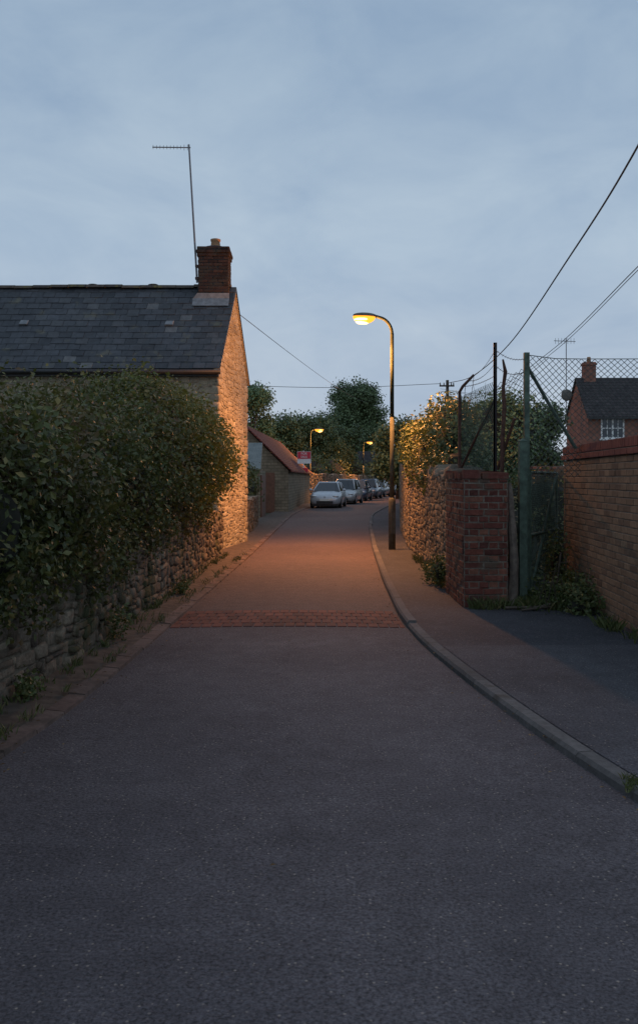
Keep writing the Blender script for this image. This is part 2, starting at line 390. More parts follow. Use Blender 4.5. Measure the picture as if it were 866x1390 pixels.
def core(name,blobs,k,parent,mat=None,seed=1):
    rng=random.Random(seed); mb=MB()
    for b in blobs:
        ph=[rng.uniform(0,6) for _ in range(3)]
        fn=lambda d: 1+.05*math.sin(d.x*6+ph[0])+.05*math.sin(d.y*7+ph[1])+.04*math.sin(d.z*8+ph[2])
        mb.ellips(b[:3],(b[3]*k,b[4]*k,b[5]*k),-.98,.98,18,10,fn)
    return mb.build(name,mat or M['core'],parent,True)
# ------------------------------------------------------------------ ground, road, pavement
YL=[-6,2,3.8,5.08,5.91,7.38,9.6,13.7,19.2,27.4,38.4,48,60,84,105,125,150]
XLv=[-2.15,-2.05,-1.93,-1.83,-1.73,-1.66,-1.62,-1.52,-1.41,-1.32,-1.2,-.72,.95,4.3,9,16,27]
YR=[-6,1,2.5,3.6,4.52,5.33,6.81,8.53,10.1,13.7,20.2,29.5,38.4,50.5,62,84,105,125,150]
XRv=[3.6,2.7,2.15,1.75,1.53,1.386,1.175,.985,.92,.99,1.21,1.65,2.24,3.87,6.6,11.0,17,25,38]
YY=np.concatenate([np.arange(-6,30,.25),np.arange(30,150,1.0)])
def sm(Y,X):
    x=np.interp(YY,Y,X); 
    for _ in range(6): x[1:-1]=(x[:-2]+2*x[1:-1]+x[2:])/4
    return x
xl=sm(YL,XLv); xr=sm(YR,XRv)
XL=lambda y: float(np.interp(y,YY,xl)); XR=lambda y: float(np.interp(y,YY,xr))
EW=.12
g=MB(); g.add([(-700,-60,-.03),(700,-60,-.03),(700,1200,-.03),(-700,1200,-.03)],[(0,1,2,3)]); struct(g.build('ground',M['grassground']),'dark ground beyond the lane','ground')
def strip(name,fa,fb,z,mat,ys,cols=6):
    mb=MB(); vs=[];fs=[]
    for y in ys:
        a=fa(y);b=fb(y)
        for k in range(cols+1): vs.append((a+(b-a)*k/cols,y,z(y,k/cols) if callable(z) else z))
    for i in range(len(ys)-1):
        for k in range(cols):
            q=i*(cols+1)+k; fs.append((q,q+1,q+cols+2,q+cols+1))
    mb.add(vs,fs); return mb.build(name,mat,None,True)
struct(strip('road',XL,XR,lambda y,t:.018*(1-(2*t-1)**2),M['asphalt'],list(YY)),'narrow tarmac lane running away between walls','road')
PZ=.05
wallL=lambda y: float(np.interp(y,[-6,2,6.1,7.53,10.7,16.7,22,30,40,50,60,84,105,150],[-2.6,-2.4,-2.2,-2.1,-2.07,-2.0,-1.85,-2.2,-1.9,-1.4,.2,3,7,24]))
struct(strip('verge',lambda y:wallL(y)-.25,lambda y:XL(y)-EW,lambda y,t:.02+.05*(1-t),M['earth'],list(YY),3),'strip of bare earth at the foot of the left wall','verge')
PR=[(y,x) for y,x in zip([-6,12,20,26,34,46,60,84,105,150],[9,9,5,5,6,8,12,18,26,50])]
struct(strip('pavement',lambda y:XR(y)+.10,lambda y:float(np.interp(y,[p[0] for p in PR],[p[1] for p in PR])),PZ,M['pave'],list(YY),4),'tarmac pavement on the right of the lane','pavement')
ys_=np.arange(-5,8.6,.4)
mb=MB(); mb.add([(XR(y)+.12,y,PZ+.004) for y in ys_]+[(8.9,8.4,PZ+.004),(8.9,-5,PZ+.004)],[tuple(reversed(range(len(ys_)+2)))])
struct(mb.build('driveway',M['drive']),'worn tarmac driveway crossing at the right','driveway')
rng=random.Random(4)
kb=MB(); y=-4.0
def kerbpt(y,off,z): 
    dx=(XR(y+.1)-XR(y-.1))/.2; n=Vector((1,-dx,0)).normalized(); return (XR(y)+n.x*off,y+n.y*off,z)
while y<110:
    ln=.9; y2=y+ln*.99; j=rng.uniform(-.002,.002); top=PZ+.008+j+(.02 if y>9.5 else 0)
    seg=4 if y<60 else 1; vs=[];fs=[]
    for k in range(seg+1):
        yy=y+(y2-y)*k/seg
        vs+=[kerbpt(yy,-.005,-.02),kerbpt(yy,0.0,top-.022),kerbpt(yy,.018,top),kerbpt(yy,.10,top),kerbpt(yy,.10,-.02)]
    for k in range(seg):
        for q in range(5): a=k*5+q; b=k*5+(q+1)%5; fs.append((a,b,b+5,a+5))
    fs+=[(4,3,2,1,0),tuple(seg*5+q for q in range(5))]; kb.add(vs,fs); y+=ln
struct(kb.build('kerb',M['kerb']),'concrete kerb along the right pavement','kerb')
ke=MB(); y=-3
while y<100:
    ln=.45 if y<30 else .9; y2=y+ln*.975; t=.028+rng.uniform(-.006,.008)
    a0,a1=XL(y),XL(y2); s=rng.uniform(-.006,.006)
    vs=[(a0-EW+s,y,-.02),(a0+.012+s,y,-.02),(a1+.012+s,y2,-.02),(a1-EW+s,y2,-.02),(a0-EW+.005+s,y,t+.012),(a0+.006+s,y,t),(a1+.006+s,y2,t),(a1-EW+.005+s,y2,t+.012)]
    ke.add(vs,[(4,5,6,7),(0,1,5,4),(1,2,6,5),(2,3,7,6),(3,0,4,7)]); y+=ln
struct(ke.build('edging',M['channel']),'worn edging blocks along the left of the lane','edging')
pv=MB(); Y0=9.46
for r_ in range(5):
    yy=Y0+r_*.235; a=XL(yy)+.02; b=XR(yy)-.02; u=a-(.055 if r_%2 else 0)
    while u<b-.02:
        u0=max(u,a)+.005; u1=min(u+.112,b)-.005
        if u1-u0>.03:
            tt=((u0+u1)/2-a)/(b-a); z=.018*(1-(2*tt-1)**2)+.008+rng.uniform(-.001,.001)
            pv.add([(u0,yy+.006,z-.02),(u1,yy+.006,z-.02),(u1,yy+.229,z-.02),(u0,yy+.229,z-.02),(u0+.004,yy+.012,z),(u1-.004,yy+.012,z),(u1-.004,yy+.223,z),(u0+.004,yy+.223,z)],
              [(4,5,6,7),(0,1,5,4),(1,2,6,5),(2,3,7,6),(3,0,4,7)])
        u+=.112
struct(pv.build('paver_band',M['paver']),'band of red block pavers across the lane','paver band')
# ------------------------------------------------------------------ left boundary wall
rng=random.Random(7)
wp=[(-2.42,1.0),(-2.22,6.1),(-2.11,7.5),(-2.07,10.7),(-2.02,15),(-2.05,18.75)]
t=thing('stone_wall','low rubble stone wall under the overgrown hedge on the left','wall',(-2.2,10,0))
f,L=pathmap(wp,0,-1)
hf=lambda u: .93+.03*math.sin(u*1.7)+.02*math.sin(u*5.1)
mb=MB(); rubble(mb,f,L,hf,1.1,(.072,.062),5,.016,.040,rng,.024); mb.build('stonework',M['darkstone'],t,True)
mb=MB(); wallcore(mb,f,L,hf,.38,30); mb.build('mortar_core',M['darkmortar'],t)
mb=MB(); u=0
while u<L-.3:
    w=rng.uniform(.15,.4); z=hf(u); stone(mb,lambda uu,vv,d,u=u,z=z:f(u+uu,z-.01+d,.02-vv),.005,w-.01,.0,.4,lambda q:9,.06,rng,.03); u+=w
mb.build('coping',M['darkstone'],t,True)
# ------------------------------------------------------------------ hedge + ivy
hb=[]
htop=lambda y: float(np.interp(y,[3,6,8,10,12,15],[1.95,2.05,2.28,2.62,2.86,2.90]))
for y in np.arange(3.5,14.6,.9):
    top=htop(y)
    hb.append((-3.05+.12*math.sin(y*2),y,1.62,1.10+.12*math.sin(y*3.1),1.0,top-1.66+.09*math.sin(y*5)))
    hb.append((-2.38+.10*math.sin(y*2.7),y+.4,1.45+.14*math.sin(y*1.9)-.10*(y<9),.47,.6,.50))
hx=[]; rg=random.Random(18)
for i in range(46):
    y=rg.uniform(4.5,14); a=rg.uniform(-.2,1.45)
    hx.append((-3.0+1.16*math.cos(a),y,1.55+(htop(y)-1.58)*math.sin(a),rg.uniform(.14,.28),rg.uniform(.18,.36),rg.uniform(.14,.28)))
hb2=[(-4.2,y,1.4,1.3,1.3,.95) for y in (6,8,10,12,14)]
t=thing('hedge','tall dark overgrown hedge spilling over the stone wall at the left edge','hedge',(-3,8.5,0))
core('inner_branches',hb+hb2,.74,t)
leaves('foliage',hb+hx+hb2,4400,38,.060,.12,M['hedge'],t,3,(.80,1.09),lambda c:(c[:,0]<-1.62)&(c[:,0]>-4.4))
rg=random.Random(8)
for i in range(34):
    mb=MB(); b=rg.choice(hb[:26]); p=Vector((b[0]+b[3]*rg.uniform(-.4,.6),b[1]+rg.uniform(-.5,.5),b[2]+b[5]*.85))
    q=p+Vector((rg.uniform(-.15,.25),rg.uniform(-.2,.2),rg.uniform(.15,.4))); mb.tube([p,(p+q)/2+Vector((.03,0,0)),q],[.006,.004,.002],4)
    mb.build('twig',M['bark'],t)
ib=[(-2.45,13.6,2.15,.75,1.0,.80),(-2.35,14.8,2.12,.75,.9,.80),(-2.35,15.8,2.08,.72,.8,.72),(-2.25,16.6,1.95,.66,.7,.62),(-2.3,15.6,1.45,.48,.8,.42),(-2.6,12.6,2.3,.8,.9,.70),(-2.25,13.8,1.55,.42,.7,.35),(-3.2,15.2,2.05,.9,1.2,.82)]
t=thing('ivy_bush','leafy ivy bush lit orange at the corner of the stone cottage','bush',(-2.4,15,0))
core('inner_branches',ib,.76,t,None,5)
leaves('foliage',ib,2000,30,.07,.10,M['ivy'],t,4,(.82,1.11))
rg=random.Random(44); tb=[]
for y in np.arange(4.2,9.6,.42): tb.append((-2.0-.03*(y<6),y+rg.uniform(-.15,.15),.90,.12,rg.uniform(.12,.3),rg.uniform(.12,.42)))
for y in (10.4,11.7,13.2,14.6,15.6): tb.append((-1.99,y,.95,.10,rg.uniform(.12,.25),rg.uniform(.12,.34)))
o=leaves('trailing_ivy',tb,480,16,.050,.055,M['hedge'],None,9,(.5,1.1)); tag(o,'ivy trails hanging down the face of the low left wall','ivy')
# ------------------------------------------------------------------ cottage
rng=random.Random(11)
NX,NY,FX,FY=-2.16,18.9,-1.81,22.2; EZ=4.08; RZ=6.02; RY=20.55
t=thing('stone_cottage','old stone cottage with slate roof and brick chimney on the left','house',(-5.6,20.5,0))
gl=math.hypot(FX-NX,FY-NY); gf=planemap((NX,NY,0),(FX-NX,FY-NY,0),(0,0,1),(FY-NY,-(FX-NX),0))
gh=lambda u: EZ+(RZ-EZ)*(1-abs(u-gl/2)/(gl/2))-.04
mb=MB(); rubble(mb,gf,gl,gh,6,(.068,.056),6,.016,.017,rng,.012)
ff=planemap((-9.5,NY,0),(1,0,0),(0,0,1),(0,-1,0)); fl=NX+9.5
rubble(mb,ff,fl,lambda u:EZ-.05,4.2,(.068,.056),6,.016,.017,rng,.012)
for r_ in range(24):
    z=r_*.17+.02
    if z>EZ-.2: break
    a=.30 if r_%2 else .18
    stone(mb,gf,-.02,a,z,z+.155,lambda q:9,.030,rng,.008)
    stone(mb,gf,gl-(.48-a),gl+.02,z,z+.155,lambda q:9,.030,rng,.008)
    stone(mb,ff,fl-(.48-a),fl+.03,z,z+.155,lambda q:9,.030,rng,.008)
mb.build('stonework',M['gablestone'],t,True)
mb=MB(); v=[(NX,NY,-.1),(FX,FY,-.1),(FX,FY,EZ-.06),((NX+FX)/2,RY,RZ-.06),(NX,NY,EZ-.06)]; w=[(-9.5,p[1],p[2]) for p in v]
mb.add(v+w,[(0,1,2,3,4),(9,8,7,6,5),(0,4,9,5),(1,0,5,6),(2,1,6,7)]); mb.build('wall',M['mortar'],t)
sl=Vector((0,RY-NY+.16,RZ-EZ+.19)); sn=Vector((0,-sl.z,sl.y)).normalized(); SL=sl.length
def rooff(u,v,d):
    y=NY-.16+ (sl.y/SL)*v; z=EZ-.15+(sl.z/SL)*v; x1=(NX+(FX-NX)*(y-NY)/(FY-NY))+.07; x=-9.6+u*(x1+9.6)/7.6
    sag=-.02*math.sin(v/SL*math.pi)*(1+.5*math.sin(x*1.3))-.015*math.sin(x*.9)**2*(v/SL)
    return (x,y+sn.y*(d+sag),z+sn.z*(d+sag))
mb=MB(); slates(mb,rooff,7.6,SL,rng); 
roof=mb.build('roof',M['slate'],t)
mb=MB()
mb.add([rooff(0,0,-.06),rooff(7.6,0,-.06),rooff(7.6,SL,-.06),rooff(0,SL,-.06),(-9.6,FY+.15,EZ-.14),(FX+.07,FY+.15,EZ-.14),rooff(7.6,0,-.03),rooff(0,0,-.03),rooff(7.6,SL,.0),rooff(0,SL,.0),(FX+.07,FY+.15,EZ-.09),(-9.6,FY+.15,EZ-.09)],
 [(0,1,2,3),(3,2,5,4),(9,11,10,8),(1,6,8,2),(2,8,10,5),(0,7,6,1),(5,10,11,4)])
mb.build('roof_boards',M['gutter'],roof)
mb=MB(); x=-9.5
while x<-2.15:
    w=.42+rng.uniform(-.02,.02); zz=RZ+.035+.012*math.sin(x*2)+rng.uniform(-.006,.006); pts=[]
    for xe in (x,x+w-.01):
        for k in range(7):
            a=math.pi*k/6; pts.append((xe,RY-math.cos(a)*.13,zz-.03+math.sin(a)*.085))
    mb.add(pts,[(k,k+1,k+8,k+7) for k in range(6)]+[(0,1,2,3,4,5,6),(13,12,11,10,9,8,7)]); x+=w
for xx in (-5.25,-3.85): mb.ellips((xx,RY,RZ+.085),(.12,.08,.03))
mb.build('ridge',M['ridge'],roof)
for px_,py_ in ((30,447),(225,440)):
    yv=19.65; x=(px_-433)/F*yv; vv=(yv-NY+.16)/(sl.y/SL); u=(x+9.6)*7.6/(-2.1+9.6)
    mb=MB(); mb.add([rooff(u-.09,vv,.03),rooff(u+.09,vv,.03),rooff(u+.09,vv+.18,.03),rooff(u-.09,vv+.18,.03),rooff(u-.09,vv,.07),rooff(u+.09,vv,.07),rooff(u+.07,vv+.16,.045),rooff(u-.07,vv+.16,.045)],[(4,5,6,7),(0,1,5,4),(1,2,6,5),(3,0,4,7),(2,3,7,6)])
    mb.build('roof_vent',M['lead'],roof)
mb=MB(); mb.tube([(-9.6,NY-.22,EZ-.20),(NX+.08,NY-.22,EZ-.22)],.05,10); mb.build('gutter',M['gutter'],t,True)
mb=MB(); mb.box((-9.5,NY-.14,EZ-.30),(NX+.03,NY-.03,EZ-.14)); mb.build('fascia',M['gutter'],t)
mb=MB(); 
for (y0,z0,y1,z1) in ((NY-.16,EZ-.17,RY,RZ-.02),(RY,RZ-.02,FY+.12,EZ-.1)):
    xa=NX+(FX-NX)*(y0-NY)/(FY-NY)+.045; xb=NX+(FX-NX)*(y1-NY)/(FY-NY)+.045
    mb.add([(xa-.1,y0,z0-.03),(xa,y0,z0-.03),(xb,y1,z1-.03),(xb-.1,y1,z1-.03),(xa-.1,y0,z0+.02),(xa,y0,z0+.02),(xb,y1,z1+.02),(xb-.1,y1,z1+.02)],[(3,2,1,0),(4,5,6,7),(0,1,5,4),(1,2,6,5),(2,3,7,6),(3,0,4,7)])
mb.build('verge_mortar',M['mortar'],t)
CX0,CX1,CY0,CY1,CZ0,CZ1=-2.76,-2.08,20.25,20.85,5.5,6.92
mb=MB()
for O,U,N,LL in (((CX0,CY0,CZ0),(1,0,0),(0,-1,0),CX1-CX0),((CX1,CY0,CZ0),(0,1,0),(1,0,0),CY1-CY0),((CX1,CY1,CZ0),(-1,0,0),(0,1,0),CX1-CX0),((CX0,CY1,CZ0),(0,-1,0),(-1,0,0),CY1-CY0)):
    bricks(mb,planemap(O,U,(0,0,1),N),LL,lambda u:9,CZ1-CZ0,rng,.2267,.075,.014,.012,0,.004)
for k,(e,z) in enumerate(((.02,6.70),(.04,6.775),(.02,6.85))):
    for O,U,N,LL in (((CX0-e,CY0-e,z),(1,0,0),(0,-1,0),CX1-CX0+2*e),((CX1+e,CY0-e,z),(0,1,0),(1,0,0),CY1-CY0+2*e),((CX1+e,CY1+e,z),(-1,0,0),(0,1,0),CX1-CX0+2*e),((CX0-e,CY1+e,z),(0,-1,0),(-1,0,0),CY1-CY0+2*e)):
        bricks(mb,planemap(O,U,(0,0,1),N),LL,lambda u:9,.075,rng,.2267,.075,.01,.01,0,.003)
    mb.box((CX0-e+.001,CY0-e+.001,z+.002),(CX1+e-.001,CY1+e-.001,z+.073))
ch=mb.build('chimney',M['chimbrick'],t)
mb=MB(); mb.box((CX0,CY0,CZ0),(CX1,CY1,CZ1)); mb.ellips(((CX0+CX1)/2,20.55,CZ1),(.3,.25,.09),0,1); mb.build('flaunching',M['black'],ch)
mb=MB(); c0=(CX0+CX1)/2
prof=[(.12,6.93),(.115,7.0),(.10,7.1),(.115,7.12),(.12,7.16),(.09,7.17)]
mb.tube([(c0+.02,20.55,z) for r,z in prof],[r for r,z in prof],14); mb.build('chimney_pot',M['pot'],ch,True)
mb=MB(); x0,x1=CX0-.12,CX1+.03; yb=CY0-.03; zb=EZ-.15+(yb-NY+.16)*(sl.z/sl.y)
mb.add([(x0,yb-.16,zb-.16*sl.z/sl.y+.05),(x1,yb-.16,zb-.16*sl.z/sl.y+.05),(x1,yb,zb+.06),(x0,yb,zb+.06),(x1,yb,zb+.18),(x0+.1,yb,zb+.18)],[(0,1,2,3),(3,2,4,5)])
mb.build('lead_flashing',M['lead'],ch)
t=thing('tv_aerial','tall thin television aerial strapped to the cottage chimney','aerial',(-2.8,20.3,6.1))
mb=MB(); p0=Vector((-2.79,20.28,6.1)); p1=Vector((-2.98,20.28,9.27)); mb.tube([p0,p1],[.026,.020],6); mb.build('mast',M['alu'],t)
mb=MB(); b0=Vector((-2.94,20.28,9.2)); b1=Vector((-3.8,20.2,9.18)); mb.tube([b0,b1],.014,5); bo=mb.build('boom',M['alu'],t)
for k in range(11):
    mb=MB(); p=b0.lerp(b1,.08+.9*k/10); l=.045+.02*(k<2); mb.tube([p-Vector((0,.0,l)),p+Vector((0,0,l))],.005,4); mb.build('element',M['alu'],bo)
for z in (6.45,6.17):
    mb=MB(); mb.box((-2.83,20.22,z),(-2.765,20.34,z+.05)); mb.build('bracket',M['black'],t)
# ------------------------------------------------------------------ beyond the cottage, left
rng=random.Random(21)
def stonewall(name,label,path,hf,side,zt,mat,core_m,T=.35,cell=(.075,.06),z0=0,dep=.03):
    t=thing(name,label,'wall',(path[0][0],path[0][1],0)); f,L=pathmap(path,z0,side)
    mb=MB(); rubble(mb,f,L,hf,zt,cell,6,.014,dep,rng); mb.build('stonework',mat,t,True)
    mb=MB(); wallcore(mb,f,L,hf,T,30); mb.build('mortar_core',core_m,t); return t,f,L
stonewall('garden_wall','short low stone wall just past the stone cottage',[(-3.2,23.2),(-2.05,23.25),(-2.0,26.5),(-2.1,30.5)],lambda u:1.02+.03*math.sin(u*3),-1,1.2,M['darkstone'],M['mortar'])
sb=[(-2.9,26,1.5,.7,1.5,.8),(-3.0,29,1.6,.75,1.6,.9),(-2.9,32,1.3,.7,1.2,.9)]
t=thing('garden_bush','dark bush behind the low wall past the cottage','bush',(-2.9,29,0)); core('inner_branches',sb,.8,t); leaves('foliage',sb,300,22,.11,.14,M['bushleaf'],t,31)
t=thing('shed','small shed with pale corrugated roof and brown doors','shed',(-3.6,37,0))
mb=MB(); mb.box((-5.6,35.2,-.05),(-2.35,39,1.95)); mb.build('wall',M['farstone'],t)
mb=MB(); mb.add([(-5.8,35.0,1.95),(-2.3,35.0,1.95),(-2.5,39.2,3.15),(-5.8,39.2,3.15),(-5.8,35.0,2.0),(-2.3,35.0,2.0),(-2.5,39.2,3.2),(-5.8,39.2,3.2)],[(3,2,1,0),(4,5,6,7),(0,1,5,4),(1,2,6,5),(2,3,7,6),(3,0,4,7)]); mb.build('roof',M['sheet'],t)
for a,b in (((-2.349,35.6,0),(-2.30,36.9,1.75)),((-2.349,36.95,0),(-2.30,38.3,1.75)),((-3.6,35.15,0),(-2.6,35.199,1.75))):
    mb=MB(); mb.box(a,b); mb.build('door',M['door'],t)
t=thing('outbuilding','long low stone outbuilding with red tiled roof beside the lane','building',(-3.2,51,0))
x0,x1,y0,y1,e,r=-5.6,-1.45,42,62,2.0,4.05; xm=(x0+x1)/2
mb=MB(); v=[(x0,y0,-.1),(x1,y0,-.1),(x1,y0,e),(xm,y0,r),(x0,y0,e)]; w=[(a+.81,y1,c) for a,_,c in v]
mb.add(v+w,[(0,1,2,3,4),(9,8,7,6,5),(1,6,7,2),(0,4,9,5)]); mb.build('wall',M['farstone'],t)
mb=MB(); k=.81
for s,xe in ((0,x0-.15),(1,x1+.18)):
    mb.add([(xe,y0-.2,e-.08),(xe+k,y1+.2,e-.08),(xm+k,y1+.2,r+.06),(xm,y0-.2,r+.06),(xe,y0-.2,e),(xe+k,y1+.2,e),(xm+k,y1+.2,r+.14),(xm,y0-.2,r+.14)],[(0,1,2,3),(7,6,5,4),(0,4,5,1),(1,5,6,2),(3,7,4,0)])
mb.build('roof',M['rooftile'],t)
mb=MB(); mb.box((-3.4,y0-.05,0),(-2.1,y0-.002,1.9)); mb.build('door',M['door'],t)
stonewall('garden_wall','long pale stone garden wall beyond the red roofed outbuilding',[(-.95,62.2),(.3,68),(2.6,84),(6.5,103)],lambda u:2.0+.05*math.sin(u),-1,2.2,M['darkstone'],M['mortar'],.3,(.2,.14))
# ------------------------------------------------------------------ right stone wall
rng=random.Random(33)
rp=[(1.86,12.12),(1.93,14),(1.98,17),(2.02,20),(2.42,26),(3.1,34),(4.7,46),(7.9,60)]
def rh_(u): 
    y=12.1+u; return float(np.interp(y,[12,15,17.5,19,30,48,60],[1.62,1.6,1.66,1.8,2.0,2.1,2.1]))+.035*math.sin(u*3.3)+.02*math.sin(u*8)
t,f,L=stonewall('stone_wall','tall rubble stone wall behind the main street lamp on the right',rp,rh_,1,2.4,M['stone'],M['darkmortar'],.4,(.075,.055),PZ,.020)
mb=MB(); u=0
while u<9:
    w=rng.uniform(.1,.22); z=rh_(u); stone(mb,lambda uu,vv,d,u=u,z=z:f(u+uu,z-.01+d,.03-vv),.004,w-.006,0,.42,lambda q:9,rng.uniform(.06,.18),rng,.03); u+=w
mb.build('coping',M['stone'],t,True)
t=thing('brick_pier','short red brick wall end standing against the rubble stone wall','wall',(2.0,11.3,0))
PX0,PX1,PY0,PY1,PT=1.74,2.26,10.62,12.1,1.60
mb=MB()
for O,U,N,LL in (((PX0,PY0,PZ),(1,0,0),(0,-1,0),PX1-PX0),((PX1,PY0,PZ),(0,1,0),(1,0,0),PY1-PY0),((PX0,PY1,PZ),(0,-1,0),(-1,0,0),PY1-PY0)):
    bricks(mb,planemap(O,U,(0,0,1),N),LL,lambda u:9,PT-PZ,rng,.235,.079,.014,.008,1,.005)
mb.build('brickwork',M['redbrick'],t)
mb=MB(); mb.box((PX0,PY0,PZ-.05),(PX1,PY1,PT)); mb.build('mortar_core',M['brickmortar'],t)
mb=MB(); y=PY0-.02; i=0
while y<PY1:
    if rng.random()<.78 or i==0: mb.box((PX0-.02+rng.uniform(-.018,.018),y,PT+.003),(PX0+.20,y+.066,PT+.085+rng.uniform(-.02,.03)),rng.uniform(-.06,.06))
    if rng.random()<.85: mb.box((PX0+.212,y,PT+.003),(PX1+.02+rng.uniform(-.03,.015),y+.066,PT+.08+rng.uniform(-.02,.03)),rng.uniform(-.06,.06))
    y+=.078; i+=1
mb.build('coping',M['redbrick'],t)
t=thing('brick_wall','buff brick boundary wall with red brick coping at the right edge','wall',(3.2,9,0))
A=(2.98,5.6);B=(3.38,12.2); f,L=pathmap([B,A],PZ,-1)
d=f(0,0,.1); 
if d[0]>B[0]: f,L=pathmap([B,A],PZ,1)
H=1.80
mb=MB(); bricks(mb,f,L,lambda u:9,H,rng,.225,.075,.011,.009,0,.002); 
e=Vector((A[0]-B[0],A[1]-B[1],0)).normalized(); 
nout=Vector(f(0,0,1))-Vector(f(0,0,0))
bricks(mb,planemap(Vector((B[0],B[1],PZ))-nout*.22,nout,(0,0,1),-e),.22,lambda u:9,H,rng,.225,.075,.01,.010)
mb.build('brickwork',M['buffbrick'],t)
mb=MB(); wallcore(mb,f,L,lambda u:H,.22,4); mb.build('mortar_core',M['buffmortar'],t)
mb=MB(); f3=lambda u,v,d:f(u,H+v,.035+d)
bricks(mb,f3,L,lambda u:9,.075,rng,.225,.075,.01,.008)
bricks(mb,lambda u,v,d:f(u,H+.078+v,.015+d),L,lambda u:9,.11,rng,.0755,.11,.009,.01)
bricks(mb,planemap(Vector(f(0,H+.078,-.22)),nout,(0,0,1),-e),.235,lambda u:9,.11,rng,.225,.11,.01,.010)
bricks(mb,planemap(Vector(f(0,H,-.22)),nout,(0,0,1),-e),.255,lambda u:9,.075,rng,.225,.075,.01,.010)
mb.build('coping',M['coping'],t)
mb=MB(); wallcore(mb,lambda u,v,d:f(u,v+H+.05,d+.012),L,lambda u:.135,.24,4); mb.build('coping_bed',M['buffmortar'],t)
# ------------------------------------------------------------------ fence, posts, gate
def link(mb,A,B,z0,z1,s=.075,r=.0021,sagn=0):
    A=Vector((A[0],A[1],0));B=Vector((B[0],B[1],0)); L=(B-A).length
    zz0=z0 if isinstance(z0,tuple) else (z0,z0); zz1=z1 if isinstance(z1,tuple) else (z1,z1)
    H=max(zz1[0]-zz0[0],zz1[1]-zz0[1])
    nrm=Vector((-(B-A).y,(B-A).x,0)).normalized()
    def P(u,v):
        t=u/L; a=zz0[0]+(zz0[1]-zz0[0])*t; b=zz1[0]+(zz1[1]-zz1[0])*t
        p=A.lerp(B,t); p.z=a+(b-a)*v/H-sagn*4*t*(1-t)*(v/H); return p+nrm*(.02*math.sin(u*2.3+v*3))
    for sg in (1,-1):
        c=-H if sg==1 else 0
        while c<(L if sg==1 else L+H):
            if sg==1: v0=max(0,-c); v1=min(H,L-c)
            else: v0=max(0,c-L); v1=min(H,c)
            if v1-v0>.02:
                n=max(2,int((v1-v0)/.3)); mb.tube([P(c+sg*(v0+(v1-v0)*k/n),v0+(v1-v0)*k/n) for k in range(n+1)],r,3,False)
            c+=s*1.0
t=thing('chain_link_fence','tall rusty chain link fence panel above the gate and buff brick wall','fence',(4,11.1,0))
mb=MB(); link(mb,(2.60,11.0),(3.28,11.06),(1.62,1.62),(3.14,3.10),.085,.0042,.02); mb.build('mesh_panel',M['wire'],t)
mb=MB(); link(mb,(3.28,11.06),(5.6,11.3),(2.08,2.0),(3.10,3.2),.085,.0042,.03); mb.build('mesh_panel',M['wire'],t)
mb=MB(); mb.tube([(2.6,11.0,3.14),(2.95,11.03,3.10),(3.28,11.06,3.10)],.005,4); mb.build('line_wire',M['wire'],t)
mb=MB(); mb.tube([(3.28,11.06,3.10),(4.4,11.2,3.12),(5.6,11.3,3.2)],.005,4); mb.build('line_wire',M['wire'],t)
mb=MB(); mb.tube([(5.6,11.3,0),(5.6,11.3,3.25)],.03,8); mb.build('post',M['green'],t)
t=thing('fence_post','tall green metal fence post with a diagonal brace','post',(2.58,11.0,PZ))
mb=MB(); mb.box((2.545,10.97,PZ),(2.575,11.03,3.17)); mb.box((2.575,10.97,PZ),(2.61,10.99,3.17)); mb.build('post',M['green'],t)
mb=MB(); mb.tube([(2.61,11.04,2.98),(2.9,11.08,2.5),(3.22,11.1,1.98)],.022,6); mb.build('brace',M['green'],t)
t=thing('gate_post','thick green painted wooden gate post','post',(2.5,10.9,PZ)); mb=MB(); mb.box((2.445,10.79,PZ-.02),(2.54,10.88,2.06)); mb.build('post',M['green'],t)
mb=MB(); mb.add([(2.44,10.785,2.063),(2.545,10.785,2.063),(2.545,10.885,2.063),(2.44,10.885,2.063),(2.492,10.835,2.10)],[(0,1,4),(1,2,4),(2,3,4),(3,0,4)]); mb.build('post_cap',M['green'],t)
mb=MB(); 
pts=[Vector((2.345+.025*math.sin(z*3),10.78+.01*math.cos(z*5),z)) for z in np.linspace(PZ-.02,1.55,9)]
mb.tube(pts,[.066,.068,.056,.06,.052,.056,.048,.05,.022],9); o=mb.build('weathered_post',M['wood'],None,False); tag(o,'short bleached wooden post between the brick pier and the green gate post','post')
mb=MB(); mb.tube([(2.30,11.15,1.0),(2.31,11.15,2.1),(2.335,11.15,2.5),(2.32,11.15,2.75),(2.345,11.14,2.95),(2.305,11.1,3.10)],[.028,.027,.028,.022,.026,.012],6); o=mb.build('rusty_post',M['rust']); tag(o,'crooked rusty iron post with a bent tip above the brick pier','post')
mb=MB(); mb.box((2.228,11.28,1.0),(2.268,11.30,3.34)); mb.box((2.228,11.28,1.0),(2.243,11.32,3.34)); o=mb.build('iron_post',M['black']); tag(o,'tallest straight dark iron post behind the brick pier','post')
mb=MB(); mb.tube([(1.985,12.5,1.4),(1.985,12.5,2.83),(2.02,12.45,2.9),(2.17,12.4,3.06)],[.024,.024,.022,.018],6); o=mb.build('bent_post',M['rust']); tag(o,'iron post with cranked top on the end of the stone wall','post')
mb=MB(); mb.tube([(2.0,12.45,1.75),(2.25,11.4,2.6)],.018,6); o=mb.build('diagonal_rail',M['rust']); tag(o,'rusty diagonal rail leaning from the stone wall to the dark iron post','rail')
mb=MB(); mb.tube([(2.28,11.3,1.72),(2.42,10.95,2.35)],.02,6); o=mb.build('diagonal_rail',M['rust']); tag(o,'short rusty rail leaning behind the crooked rusty post','rail')
t=thing('chain_link_fence','small green chain link panel between iron posts over the stone wall','fence',(2.1,12,1.7))
